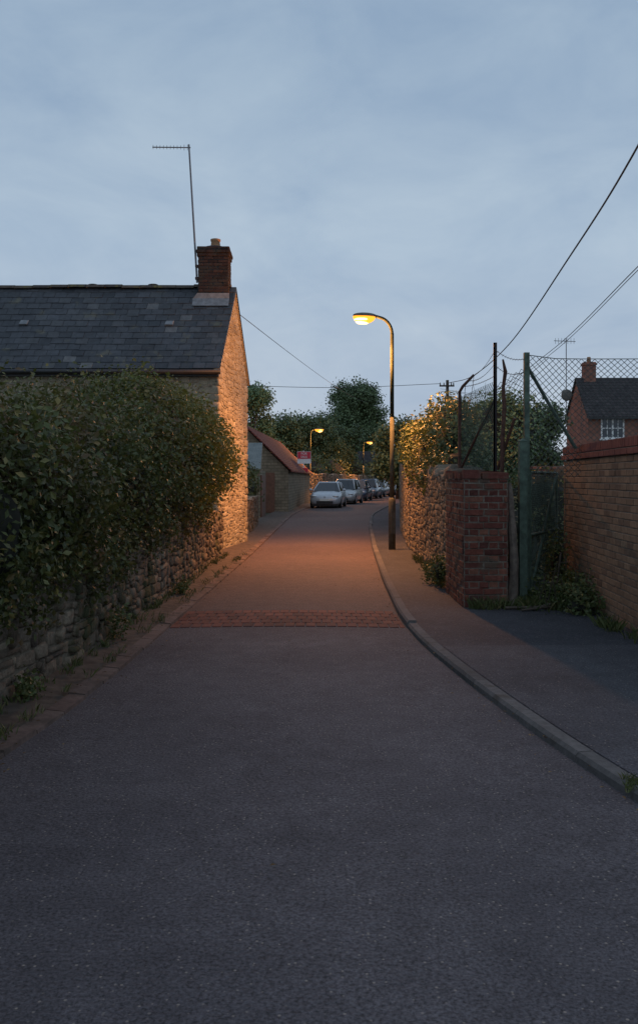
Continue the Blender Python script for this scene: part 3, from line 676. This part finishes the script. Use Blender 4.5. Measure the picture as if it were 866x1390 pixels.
mb=MB(); link(mb,(2.0,12.5),(2.25,11.3),1.72,(2.75,2.85),.055,.0028); mb.build('mesh_panel',M['green'],t)
mb=MB(); link(mb,(2.26,11.3),(2.58,11.0),1.72,(2.8,3.0),.075,.0036); mb.build('mesh_panel',M['wire'],t)
mb=MB(); link(mb,(2.0,12.5),(2.75,17.5),1.72,(2.8,2.75),.07,.0026); mb.build('mesh_panel',M['green'],t)
t=thing('barbed_wire','slack strands of barbed wire strung between the fence post tops','wire',(2.2,12,2.9))
for a,b,sg in (((2.17,12.4,3.05),(2.25,11.3,3.25),.05),((2.1,12.42,2.98),(2.25,11.3,3.08),.07),((2.03,12.45,2.9),(2.25,11.3,2.92),.03),((2.25,11.3,3.25),(2.58,11.0,3.1),.06),((2.25,11.3,3.05),(2.58,11.0,2.95),.08),((2.17,12.4,3.05),(3.1,18.5,3.0),.1),((2.05,12.4,2.95),(3.0,18.5,2.8),.1)):
    mb=MB(); a,b=Vector(a),Vector(b); P=[a.lerp(b,k/12)-Vector((0,0,sg*4*(k/12)*(1-k/12))) for k in range(13)]; mb.tube(P,.0035,4)
    for p in P: mb.tube([p-Vector((.012,0,.014)),p+Vector((.012,0,.014))],.002,3)
    mb.build('strand',M['rust'],t)
t=thing('gate','overgrown dark green chain link gate beside the buff brick wall','gate',(3.0,11.6,PZ))
ga=Vector((2.62,11.0,0)); gb=Vector((3.30,12.3,0))
def gp(u,z): p=ga.lerp(gb,u); p.z=z; return p
mb=MB()
for a,b in (((0,.15),(0,1.68)),((1,.15),(1,1.68)),((0,.15),(1,.15)),((0,1.68),(1,1.68)),((0,.15),(1,1.68)),((0,.9),(1,.9))): mb.tube([gp(*a),gp(*b)],.02,6)
mb.build('frame',M['green'],t)
mb=MB(); link(mb,(2.62,11.0),(3.30,12.3),.15,1.66,.055,.003); mb.build('mesh_panel',M['green'],t)
def bush(name,label,cat,blobs,K,Mn,size,sig,mat,seed,k=.8,coremat=None,shell=(.8,1.05),group=None):
    b=blobs[0]; t=thing(name,label,cat,(b[0],b[1],0),group)
    if k: core('inner_branches',blobs,k,t,coremat,seed)
    leaves('foliage',blobs,K,Mn,size,sig,mat,t,seed,shell); return t
bush('gate_hedge','dark bush filling the space behind the overgrown gate','bush',[(3.6,14.6,.8,.9,.7,.95),(2.9,14,.6,.7,.8,.7),(4.4,15.5,1,1,1,1)],260,24,.07,.12,M['hedge'],51)
bush('weed_clump','tangle of weeds and nettles at the foot of the overgrown gate','weeds',[(3.0,11.0,.18,.42,.45,.22),(3.12,11.6,.5,.14,.25,.40),(2.75,10.7,.12,.3,.2,.12),(3.1,10.6,.2,.16,.5,.25),(3.0,10.2,.12,.28,.35,.12)],300,16,.05,.07,M['weed'],52,.5,None,(.4,1.1))
bush('weed_clump','leafy weeds growing at the left foot of the brick pier','weeds',[(1.72,12.6,.3,.14,.3,.26),(1.7,13.1,.2,.12,.25,.16)],80,14,.045,.055,M['weed'],53,.5,None,(.4,1.1))
t=thing('bramble','arching bramble stems leaning against the buff brick wall','bramble',(3.1,10.8,PZ)); rg=random.Random(5)
for i in range(22):
    mb=MB(); b=Vector((rg.uniform(2.6,3.15),rg.uniform(10.3,11.6),PZ)); l=rg.uniform(.3,.8); a=rg.uniform(0,6.28); d=Vector((math.cos(a)*.5,math.sin(a)*.5-.2,0)); 
    e=b+d*l*.8; e.x=min(e.x,3.12); mb.tube([b,b+(e-b)*.4+Vector((0,0,l*.7)),e+Vector((0,0,l*.75)),e+(e-b)*.15+Vector((0,0,l*.45))],[.005,.004,.003,.002],4)
    mb.build('stem',M['stick'],t)
for lab,P,r in (('thick fallen stick on the pavement below the gate',[(2.2,10.45,.075),(2.6,10.4,.09),(3.0,10.6,.16)],.020),('thin fallen stick beside the thicker one below the gate',[(2.35,10.3,.07),(2.75,10.45,.09)],.013),('upright stick standing in the weeds by the buff wall',[(2.9,10.9,PZ),(2.95,10.8,.7)],.012)):
    mb=MB(); mb.tube(P,r,6); tag(mb.build('fallen_stick',M['stick']),lab,'stick')
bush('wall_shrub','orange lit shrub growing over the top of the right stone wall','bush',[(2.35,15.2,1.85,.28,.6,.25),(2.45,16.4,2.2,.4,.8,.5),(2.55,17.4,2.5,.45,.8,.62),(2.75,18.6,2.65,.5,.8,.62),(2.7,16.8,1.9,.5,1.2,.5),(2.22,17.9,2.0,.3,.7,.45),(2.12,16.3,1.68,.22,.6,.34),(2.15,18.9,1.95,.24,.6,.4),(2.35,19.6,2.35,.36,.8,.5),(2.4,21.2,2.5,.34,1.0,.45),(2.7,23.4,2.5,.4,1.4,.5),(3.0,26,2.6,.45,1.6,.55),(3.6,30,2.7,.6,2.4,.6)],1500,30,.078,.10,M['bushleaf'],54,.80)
bush('garden_bush','bushy green shrub behind the chain link panel on the right','bush',[(4.6,24,2.6,.9,1,1.1),(5.3,24.5,2.9,.8,1,1.0),(3.9,23,2.2,.8,1,.8)],420,24,.12,.16,M['treeleaf2'],55)
rg=random.Random(15); tt=thing('dead_stems','dry upright stems sticking out above the orange lit shrub','stems',(2.6,17,2.2))
for i in range(36):
    mb=MB(); x=rg.uniform(2.25,2.95);y=rg.uniform(15.8,19); z=rg.uniform(2.5,3.0); a=rg.uniform(-.5,.5); l=rg.uniform(.2,.45)
    mb.tube([(x,y,z-.4),(x+a*.2,y,z),(x+a*l,y+.1,z+l)],[.007,.005,.002],4); mb.build('stem',M['stick'],tt)
# ------------------------------------------------------------------ street lamps
def lamp(label,loc,rz,power,spot,H=5.1,group='sodium street lamps',bs=1.0):
    t=thing('street_lamp',label,'street lamp',(0,0,0),group)
    mb=MB(); mb.tube([(0,0,-.05),(0,0,1.05),(0,0,1.10),(0,0,1.14)],[.076,.076,.068,.05],16); mb.build('column_base',M['base'],t,True)
    mb=MB(); mb.tube([(0,0,1.12),(0,0,2.9)],[.049,.0445],16); mb.build('column',M['lowcol'],t,True)
    mb=MB(); mb.tube([(0,0,2.9),(0,0,H-.30)],[.0445,.040],16); mb.build('column',M['dimcol'],t,True)
    mb=MB(); mb.box((-.05,-.086,.35),(.05,-.074,.85)); mb.build('access_door',M['base'],t)
    pts=[(0,0,H-.34)]+[(-.32+.32*math.cos(a),0,H-.32+.36*math.sin(a)) for a in np.linspace(.12,math.pi*.46,9)]+[(-.42,0,H+.07)]
    mb=MB(); mb.tube(pts,.036,12); mb.build('arm',M['dimcol'],t,True)
    mb=MB(); mb.ellips((-.62,0,H+.065),(.27,.12,.065),-.05,1,20,8); mb.ellips((-.62,0,H+.060),(.275,.125,.02),-1,1,20,4); ho=mb.build('lantern',M['hous'],t,True)
    mb=MB(); mb.ellips((-.64,0,H+.058),(.26*bs,.125*bs,.17*bs),-1,-.1,20,8); bw=mb.build('lamp_bowl',M['bowl'],ho,True)
    mb=MB(); mb.ellips((-.68,0,H-.075*bs),(.15*bs,.075*bs,.055*bs),-1,1,16,8); mb.ellips((-.68,0,H-.02),(.19*bs,.122*bs,.05),-1,1,16,8); bw=mb.build('lamp_tube',M['bowlcore'],ho,True)
    for typ,P in (('POINT',power),('SPOT',spot)):
        l=bpy.data.lights.new('lamp_light',typ); l.energy=P; l.color=(1,.37,.09); l.shadow_soft_size=.13
        if typ=='SPOT': l.spot_size=R(146); l.spot_blend=.7
        lo=bpy.data.objects.new('lamp_light',l); COL.objects.link(lo); lo.parent=t; lo.location=(-.70,0,H-.27*bs)
    t.location=loc; t.rotation_euler=(0,0,rz); return t
lamp('main street lamp nearest the camera, on the right pavement, lit orange',(1.6,19.4,PZ),R(14),600,1700,5.04)
lamp('lit street lamp left of the lane above the estate agent board',(-.62,64,0),R(180+10),900,1300,5.15,'sodium street lamps',1.25)
lamp('smallest most distant lit street lamp behind the parked cars',(4.3,86,0),R(180+10),900,1300,5.15,'sodium street lamps',1.25)
# ------------------------------------------------------------------ sign board
t=thing('estate_agent_board','red and white estate agent board on a post by the far wall','sign',(-.95,55,0))
mb=MB(); mb.box((-.98,55,0),(-.92,55.06,3.35)); mb.build('post',M['white'],t)
mb=MB(); mb.box((-1.35,54.96,2.55),(-.5,54.99,3.3)); bd=mb.build('board',M['white'],t)
mb=MB(); mb.box((-1.33,54.945,2.85),(-.52,54.957,3.28)); mb.build('red_panel',M['signred'],bd)
mb=MB(); mb.box((-1.2,54.96,2.02),(-.68,54.99,2.28)); mb.build('slip_board',M['signred'],t)
def text(s,size,loc,mat,parent,name='lettering'):
    c=bpy.data.curves.new(name,'FONT'); c.body=s; c.size=size; c.align_x='CENTER'; c.align_y='CENTER'; c.extrude=.002
    o=bpy.data.objects.new('tmp',c); COL.objects.link(o); bpy.context.view_layer.update()
    me=bpy.data.meshes.new_from_object(o.evaluated_get(bpy.context.evaluated_depsgraph_get())); bpy.data.objects.remove(o)
    me.materials.clear(); me.materials.append(mat); q=bpy.data.objects.new(name,me); COL.objects.link(q); q.parent=parent
    r=parent
    while r.parent: r=r.parent
    og=ORG[r.name]; q.location=(loc[0]-og[0],loc[1]-og[1],loc[2]-og[2]); q.rotation_euler=(R(90),0,0); return q
text('FOR',.2,(-.925,54.938,3.16),M['white'],bd); text('SALE',.2,(-.925,54.938,2.96),M['white'],bd)
# ------------------------------------------------------------------ cars
def car(label,loc,rz,paint,h=1.45,Lc=4.0,wd=1.70,est=False,plate=True):
    t=thing('parked_car',label,'car',(0,0,0),'cars parked along the left side of the lane')
    s=Lc/4.0; W=wd/2
    st=[(-2.0,.30,.58,.70),(-1.95,.24,.66,.84),(-1.8,.2,.74,.94),(-1.5,.2,.83,.985),(-1.05,.2,.93,1.0),(0,.19,.95,1.0),(1.4,.2,.98,.99),(1.8,.25,.97,.95),(1.97,.32,.85,.86)]
    mb=MB(); vs=[];fs=[]
    for y,zb,zt,w in st:
        w*=W; half=[(w*.88,zb),(w*.97,zb+.12),(w,(zb+zt)/2),(w*.97,zt-.12),(w*.88,zt-.02),(w*.5,zt+.02)]
        ring=[(x,y*s,z) for x,z in half]+[(-x,y*s,z) for x,z in reversed(half)]; vs+=ring
    n=12
    for i in range(len(st)-1):
        for j in range(n): fs.append((i*n+j,i*n+(j+1)%n,(i+1)*n+(j+1)%n,(i+1)*n+j))
    fs+=[tuple(reversed(range(n))),tuple((len(st)-1)*n+j for j in range(n))]; mb.add(vs,fs); body=mb.build('body',paint,t,True)
    b=.94; top=h-.05; ye=1.75 if not est else 1.88; yt=1.35 if not est else 1.7
    base=[(-.80*W*1.08,-1.12*s,b),(.80*W*1.08,-1.12*s,b),(.9*W,-.4,b),(.9*W,1.3,b),(.8*W,ye*s,b),(-.8*W,ye*s,b),(-.9*W,1.3,b),(-.9*W,-.4,b)]
    tp=[(-.60*W,-.38*s,top-.03),(.60*W,-.38*s,top-.03),(.68*W,-.1,top),(.68*W,1.0,top),(.6*W,yt*s,top-.03),(-.6*W,yt*s,top-.03),(-.68*W,1.0,top),(-.68*W,-.1,top)]
    mb=MB(); mb.add([base[0],base[1],tp[1],tp[0]],[(0,1,2,3)]); mb.build('windscreen',M['cglass'],t)
    for q in ((1,2,3,4),(5,6,7,0)):
        mb=MB(); bb=[base[i] for i in q]; tt_=[tp[i] for i in q]; mb.add(bb+tt_,[(0,1,5,4),(1,2,6,5),(2,3,7,6)]); mb.build('side_window',M['cglass'],t)
    mb=MB(); mb.add([base[4],base[5],tp[5],tp[4]],[(0,1,2,3)]); mb.build('rear_window',M['cglass'],t)
    mb=MB(); up=[(x*1.02,y,z+.004) for x,y,z in tp]; hi=[(x*.85,y*.95+.02,h-.005) for x,y,z in tp]; mb.add(up+hi,[(i,(i+1)%8,8+(i+1)%8,8+i) for i in range(8)]+[tuple(range(8,16))]); mb.build('roof',paint,t,True)
    for i in (0,1,3,4,5,6):
        mb=MB(); mb.tube([base[i],tp[i]],.032,6); mb.build('pillar',paint,t,True)
    for i in (2,7):
        mb=MB(); mb.tube([Vector(base[i])+Vector((0,.6,0)),Vector(tp[i])+Vector((0,.45,0))],.03,6); mb.build('pillar',paint,t,True)
    for sx in (-1,1):
        mb=MB(); mb.ellips((sx*.66*W,-1.88*s,.66),(.20,.12,.085)); mb.build('headlight',M['hl'],t,True)
        mb=MB(); mb.ellips((sx*1.02*W+sx*.06,-.75*s,1.0),(.10,.06,.07)); mb.build('wing_mirror',paint,t,True)
        for yy in (-1.25*s,1.25*s):
            mb=MB(); mb.tube([(sx*W*.80,yy,.3),(sx*W*.82,yy,.3),(sx*W*.98,yy,.3),(sx*W*1.0,yy,.3)],[.27,.305,.305,.28],22); wh=mb.build('wheel',M['tyre'],t,True)
            mb=MB(); mb.tube([(sx*W*.95,yy,.3),(sx*W*1.006,yy,.3)],.19,12); mb.build('rim',M['rim'],wh)
    mb=MB(); mb.box((-.45,-2.012*s,.26),(.45,-1.95*s,.40)); mb.build('lower_grille',M['trim'],t)
    mb=MB(); mb.box((-.36,-1.985*s,.555),(.36,-1.90*s,.63)); mb.build('upper_grille',M['trim'],t)
    mb=MB(); mb.box((-.27,-2.035*s,.41),(.27,-2.0*s,.52)); mb.build('number_plate',M['plate'],t)
    mb=MB(); mb.box((-.82*W,-2.0*s+.1,.12),(.82*W,1.9*s,.24)); mb.build('underbody',M['trim'],t)
    t.location=loc; t.rotation_euler=(0,0,rz); return t
silver=carpaint('silver_paint',(.50,.52,.55)); whitep=carpaint('white_car_paint',(.42,.43,.43)); grey=carpaint('grey_paint',(.10,.11,.12)); blue=carpaint('dark_blue_paint',(.035,.055,.10)); dark=carpaint('black_paint',(.025,.027,.03)); blue2=carpaint('mid_blue_paint',(.07,.11,.17))
c1=car('silver hatchback parked nearest, facing the camera',(.55,49.6,0),R(-7),silver,1.45)
mb=MB(); mb.add([(0,-2.03,.68),(.045,-2.03,.61),(0,-2.03,.54),(-.045,-2.03,.61)],[(3,2,1,0)]); mb.build('badge',M['rim'],c1)
car('pale grey car parked directly behind the nearest silver hatchback',(1.75,57,0),R(-11),whitep,1.6,4.2,1.72,True)
car('dark blue car, third in the parked row',(2.85,64.5,0),R(-11),blue,1.5)
car('blue tall car, fourth in the parked row',(4.05,72,0),R(-11),blue2,1.6,4.3,1.78,True)
car('dark grey car, fifth in the parked row',(5.3,79,0),R(-14),grey,1.5)
car('black car at the far end of the parked row',(6.9,86.5,0),R(-16),dark,1.6,4.3,1.78,True)
# ------------------------------------------------------------------ distant houses
def house(name,label,cat,x0,x1,y0,y1,e,r,wm,rm,wins=(),chim=None):
    t=thing(name,label,cat,((x0+x1)/2,(y0+y1)/2,0)); ym=(y0+y1)/2
    mb=MB(); v=[(x0,y0,-.1),(x0,y1,-.1),(x0,y1,e),(x0,ym,r),(x0,y0,e)]; w=[(x1,p[1],p[2]) for p in v]
    mb.add(v+w,[(4,3,2,1,0),(5,6,7,8,9),(0,5,9,4),(1,2,7,6)]); mb.build('wall',wm,t)
    sl=(r-e)/(ym-y0); o=.3
    mb=MB()
    for s,ya in ((1,y0-o),(-1,y1+o)):
        ze=e-o*sl; mb.add([(x0-.12,ya,ze+.02),(x1+.12,ya,ze+.02),(x1+.12,ym,r+.02),(x0-.12,ym,r+.02),(x0-.12,ya,ze+.16),(x1+.12,ya,ze+.16),(x1+.12,ym,r+.16),(x0-.12,ym,r+.16)],[(0,1,2,3),(4,5,6,7),(0,4,5,1),(0,3,7,4),(1,5,6,2)])
    rf=mb.build('roof',rm,t)
    mb=MB(); mb.box((x0-.1,y0-o-.12,e-o*sl-.02),(x1+.1,y0-o-.01,e-o*sl+.10)); mb.build('gutter',M['gutter'],t)
    for (a,b,c,d,gm) in wins:
        mb=MB(); w=.09
        mb.box((a,y0-.06,c),(a+w,y0-.002,d)); mb.box((b-w,y0-.06,c),(b,y0-.002,d)); mb.box((a+w,y0-.06,c),(b-w,y0-.002,c+w)); mb.box((a+w,y0-.06,d-w),(b-w,y0-.002,d)); mb.box(((a+b)/2-.05,y0-.055,c+w),((a+b)/2+.05,y0-.002,d-w))
        for q in (.27,.73): xq=a+(b-a)*q; mb.box((xq-.02,y0-.05,c+w),(xq+.02,y0-.002,d-w))
        mb.box((a+w,y0-.048,(c+d)/2-.03),(b-w,y0-.003,(c+d)/2+.03))
        fr=mb.build('window',M['white'],t); mb=MB(); mb.box((a+.05,y0-.03,c+.05),(b-.05,y0-.001,d-.05)); mb.build('pane',gm,fr)
        mb=MB(); mb.box((a-.08,y0-.12,c-.1),(b+.08,y0-.002,c-.003)); mb.build('sill',M['white'],fr)
    if chim:
        a,b,zt=chim; mb=MB(); mb.box((a,ym-.3,r-.5),(b,ym+.3,zt)); mb.box((a-.06,ym-.36,zt-.2),(b+.06,ym+.36,zt-.08)); ch=mb.build('chimney',M['farbrick'],rf)
        mb=MB(); mb.tube([((a+b)/2,ym,zt),((a+b)/2,ym,zt+.35)],[.14,.11],10); mb.build('chimney_pot',M['pot'],ch,True)
    return t
house('brick_house','red brick house with dark tiled roof and white window behind the fence','house',16.7,27,55,59.7,5.63,8.0,M['farbrick'],M['darktile'],[(17.5,18.95,4.1,5.4,M['glass']),(17.5,18.95,1.2,2.5,M['glass'])],(17.1,17.85,9.15))
house('distant_house','pale distant house at the end of the lane','house',5.2,11.0,118,124,3.0,5.2,M['cream'],M['darktile'],[(8.2,9.2,1.6,2.6,M['lit']),(9.9,10.7,1.6,2.6,M['glass'])])
t=thing('house_aerial','thin television aerial with dish left of the red brick house','aerial',(16.2,57,0))
mb=MB(); mb.tube([(16.0,57.3,5.0),(16.0,57.3,10.7)],.03,5); mb.build('mast',M['alu'],t)
mb=MB(); mb.tube([(15.2,57.3,10.55),(16.6,57.3,10.5)],.02,4); bo=mb.build('boom',M['alu'],t)
for k in range(7):
    mb=MB(); mb.tube([(15.3+k*.2,57.3,10.35),(15.3+k*.2,57.3,10.72)],.012,4); mb.build('element',M['alu'],bo)
mb=MB(); mb.ellips((15.95,57.0,7.0),(.36,.1,.40)); mb.build('dish',M['hous'],t,True)
t=thing('brick_wall','low red brick garden wall seen through the gate fence','wall',(9.5,31,0))
mb=MB(); mb.box((7.5,31,-.05),(11.5,31.25,1.95)); mb.build('brickwork',M['farbrick'],t); mb=MB(); mb.box((7.45,30.95,1.953),(11.55,31.3,2.05)); mb.build('coping',M['farbrick'],t)
# ------------------------------------------------------------------ utility pole and wires
t=thing('utility_pole','wooden utility pole with a crossarm far off on the right','pole',(8.7,60,0))
mb=MB(); mb.tube([(8.7,60,-.1),(8.7,60,8.3)],[.15,.10],10); mb.build('pole',M['bark'],t,True)
mb=MB(); mb.box((8.15,59.85,7.85),(9.15,59.95,7.95)); mb.build('crossarm',M['bark'],t)
for x in (8.2,8.45,8.95,9.1):
    mb=MB(); mb.tube([(x,59.9,7.953),(x,59.9,8.12)],[.045,.03],8); mb.build('insulator',M['hous'],t)
mb=MB(); mb.box((8.5,59.7,6.7),(8.9,59.85,7.2)); mb.build('pole_box',M['trim'],t)
def wire(label,pts,r,name='overhead_cable',m='cable'):
    mb=MB(); mb.tube(spline(pts,10),r,5); o=mb.build(name,M[m]); tag(o,label,'cable')
wire('thick black overhead cable sweeping down from the upper right corner',[at(1000,-70,13),at(866,197,16),at(775,345,22),at(690,468,36),at(640,511,50),(8.75,60,8.1)],.021)
wire('upper of the two thin wires running down to the utility pole',[at(960,262,15),at(866,361,19),at(745,478,32),at(660,533,48),(8.2,59.9,7.7)],.011)
wire('lower of the two thin wires running down to the utility pole',[at(960,268,15),at(866,366,18.6),at(748,480,31),at(665,536,47),(9.0,59.9,7.5)],.009)
A_=Vector((-2.0,20.6,5.55)); B_=at(500,546,134); wire('thin wire sloping from the cottage gable towards the distant trees',[A_.lerp(B_,k/12)-Vector((0,0,.5*4*k/12*(1-k/12))) for k in range(13)],.009,'overhead_cable','greycable')
wire('level thin wire crossing the sky above the distant trees',[at(250,520,60),at(345,524,60),at(470,526,60),(8.2,59.9,8.05)],.017)
# ------------------------------------------------------------------ trees
def tree(label,x,y,H,w,K,Mn,size,mat,seed,base=.25,group=None,n=20):
    rg=random.Random(seed); t=thing('tree',label,'tree',(x,y,0),'trees beyond the lane')
    mb=MB(); mb.tube([(x,y,-.2),(x+.1,y,H*.25),(x,y,H*.55),(x,y,H*.85)],[H*.03,H*.024,H*.015,H*.004],9)
    blobs=[]
    for i in range(n):
        a=rg.uniform(0,6.28); z=H*(base+(1-base)*(.10+.80*rg.random())); q=w*.5*math.sqrt(max(.05,1-((z/H-(base+.42*(1-base)))/(.62*(1-base)))**2))
        d=q*rg.uniform(.15,.78); rr=w*rg.uniform(.14,.25); blobs.append((x+math.cos(a)*d,y+math.sin(a)*d,z,rr,rr,rr*.8))
    for b in blobs: mb.tube([(x,y,min(b[2]*.6,H*.5)),((x+b[0])/2,(y+b[1])/2,b[2]*.8),(b[0],b[1],b[2])],[H*.010,H*.006,H*.002],5)
    mb.build('trunk',M['bark'],t,True)
    leaves('crown',blobs,K,Mn,size,size*1.3,mat,t,seed,(.3,1.08),None,.75)
    return t
tree('large dark round tree at the end of the lane behind the lamp',6.0,135,16.0,11.8,2500,24,.34,M['treeleaf'],61,.12,None,32)
tree('pale green feathery tree right of the cottage roof',-5.5,72,9.4,4.6,1300,24,.20,M['treeleaf2'],62,.05,None,32)
tree('dark tree just right of the feathery tree on the left',-4.2,90,7.8,5.8,1000,24,.24,M['treeleaf'],63,.1,None,26)
tree('broad dark tree behind the estate agent board',-1.2,100,8.6,7.2,1200,24,.26,M['treeleaf'],64,.1,None,26)
tree('low dark tree between the board and the large round tree',2.2,112,8.6,7.4,1200,24,.28,M['treeleaf'],65,.05,None,26)
tree('thin tree at the left foot of the large round tree',1.9,96,5.6,4.8,700,22,.22,M['bushleaf'],69,.05)
tree('dark tree behind the green fence post on the right',9.0,36,4.5,2.8,600,22,.13,M['treeleaf'],66,.1)
tree('tree behind the chain link panel left of the brick house',6.4,34,4.6,2.4,600,22,.13,M['treeleaf2'],67,.1)
tree('dark tree behind the main lamp and the orange lit shrub',6.2,70,6.2,4.5,600,22,.22,M['treeleaf'],68,.1)
bush('hedge','dark hedge glowing under the far street lamps beyond the wall','hedge',[(1.2,86,2,1.6,3,1.6),(3.4,98,2.2,2,3,1.8),(-.5,76,2.0,1.2,3,1.3),(7,112,2.0,3,3,2.0),(12,112,2.0,3,3,2.4)],520,22,.26,.3,M['bushleaf'],71)
bush('hedge','dark hedge along the right side of the far bend','hedge',[(10.5,66,1.5,1.8,3,1.8),(13,76,1.5,2,5,1.9),(17,88,1.5,2.5,6,2.0),(9,63,1.2,1,2,1.3)],320,20,.24,.3,M['hedge'],72)
o=leaves('distant_woodland',[(x,190+20*math.sin(x),2.5,12,8,4.5+1.5*math.sin(x*1.3)) for x in range(-80,140,11)],2200,18,.9,1.0,M['treeleaf'],None,73,(.5,1.05)); tag(o,'low band of dark far-off woodland along the horizon','woodland',None,'stuff')
# ------------------------------------------------------------------ small growth
rg=random.Random(91); sp=[]
for i in range(120):
    y=rg.uniform(4.3,18.5); x=wallL(y)+rg.uniform(.02,.12) if rg.random()<.75 else XL(y)-EW-.01+rg.uniform(-.03,.02)
    sp.append((x,y,.045,rg.uniform(.02,.09),rg.randint(6,22)))
o=grassblades('verge_grass',sp,.075,M['grass'],None,3,.9); tag(o,'thin grass tufts along the foot of the left wall','grass',None,'stuff')
sp=[(1.60+rg.uniform(-.05,.06),4.45+rg.uniform(-.05,.1),PZ,.04,34) for _ in range(6)]
o=grassblades('grass_tuft',sp,.045,M['grass'],None,5,1.2); tag(o,'small grass tuft by the kerb end at the right edge','grass')
sp=[(x,y,PZ,.08,26) for x,y in [(1.78+rg.random()*.5,10.5+rg.random()*.06) for _ in range(8)]+[(3.05+rg.uniform(-.1,0),rg.uniform(8,10.8)) for _ in range(10)]+[(2.4+rg.random()*.7,10.4+rg.random()*.5) for _ in range(26)]+[(1.80+rg.random()*.1,rg.uniform(12.4,17)) for _ in range(14)]]
o=grassblades('pavement_grass',sp,.14,M['grass'],None,6,.9); tag(o,'rough grass along the foot of the right hand walls','grass',None,'stuff')
for lab,x,y,h in (('yellowish weed at the foot of the low left wall',-1.95,8.6,.34),('small leafy weed near the cottage end of the left wall',-1.88,12.0,.2),('fern like weed at the near end of the left wall',-2.06,6.3,.16)):
    bush('wall_weed',lab,'weed',[(x,y,h*.6,.10,.16,h*.6)],26,12,.04,.04,M['weed'],int(y*7),0,None,(.2,1.1))
mb=MB(); rg=random.Random(77)
for i in range(420):
    y=rg.uniform(3,22); 
    if rg.random()<.7: x=XL(y)-rg.uniform(-.18,.25)
    elif rg.random()<.6: x=XR(y)-abs(rg.gauss(0,.12))
    else: x=rg.uniform(XL(y),XR(y))
    s=rg.uniform(.008,.020); a=rg.uniform(0,6.28); z=.026+rg.uniform(0,.008) if x>XL(y) else .055
    if x<XL(y)-EW: z=.06
    c,sn_=math.cos(a)*s,math.sin(a)*s
    mb.add([(x-c,y-sn_,z),(x+sn_*.5,y-c*.5,z+.004),(x+c,y+sn_,z+.002),(x-sn_*.5,y+c*.5,z+.006)],[(0,1,2,3)])
o=mb.build('fallen_leaves',island_mat('dead_leaf',[(0,(.10,.055,.025)),(.6,(.17,.10,.045)),(1,(.26,.17,.08))])); tag(o,'scattered small dead leaves along the lane edges','leaves',None,'stuff')
# ------------------------------------------------------------------ world
W=bpy.data.worlds.new('World'); bpy.context.scene.world=W; W.use_nodes=True; nt=W.node_tree; bg=nt.nodes['Background']
tc=nt.nodes.new('ShaderNodeTexCoord'); sp_=nt.nodes.new('ShaderNodeSeparateXYZ'); nt.links.new(tc.outputs['Generated'],sp_.inputs[0])
rp_=nt.nodes.new('ShaderNodeValToRGB'); el=rp_.color_ramp.elements
stops=[(0,(.47,.53,.62)),(.10,(.44,.53,.645)),(.25,(.395,.505,.635)),(.45,(.31,.42,.56)),(1,(.27,.36,.49))]
while len(el)<len(stops): el.new(.5)
for e_,(p,c) in zip(el,stops): e_.position=p; e_.color=(*c,1)
nt.links.new(sp_.outputs[2],rp_.inputs[0])
mp=nt.nodes.new('ShaderNodeMapping'); mp.inputs['Scale'].default_value=(1.6,1.6,3.2); mp.inputs['Rotation'].default_value=(.1,.35,.2); nt.links.new(tc.outputs['Generated'],mp.inputs[0])
nz=nt.nodes.new('ShaderNodeTexNoise'); nz.inputs['Scale'].default_value=3.4; nz.inputs['Detail'].default_value=9; nz.inputs['Roughness'].default_value=.58; nz.inputs['Distortion'].default_value=.35; nt.links.new(mp.outputs[0],nz.inputs['Vector'])
cr=nt.nodes.new('ShaderNodeValToRGB'); cr.color_ramp.elements[0].position=.32; cr.color_ramp.elements[0].color=(.87,.90,.94,1); cr.color_ramp.elements[1].position=.7; cr.color_ramp.elements[1].color=(1.15,1.11,1.06,1); nt.links.new(nz.outputs['Fac'],cr.inputs[0])
mx=nt.nodes.new('ShaderNodeMix'); mx.data_type='RGBA'; mx.blend_type='MULTIPLY'; mx.inputs[0].default_value=1; nt.links.new(rp_.outputs[0],mx.inputs[6]); nt.links.new(cr.outputs[0],mx.inputs[7])
nt.links.new(mx.outputs[2],bg.inputs[0]); bg.inputs[1].default_value=1.0
l=bpy.data.lights.new('sun','SUN'); l.energy=.15; l.angle=R(40); l.color=(.95,.96,1); so=bpy.data.objects.new('sun',l); COL.objects.link(so); so.rotation_euler=(R(35),0,R(20))
# ------------------------------------------------------------------ camera
cd=bpy.data.cameras.new('camera'); cd.sensor_fit='VERTICAL'; cd.sensor_height=36; cd.lens=F/1390*36; cd.shift_y=-45/1390; cd.clip_end=3000; cd.clip_start=.05
co=bpy.data.objects.new('camera',cd); COL.objects.link(co); co.location=(0,0,CAMZ); co.rotation_euler=(R(90),0,0); bpy.context.scene.camera=co
sc=bpy.context.scene; sc.view_settings.view_transform='Standard'; sc.view_settings.look='None'; sc.view_settings.exposure=0
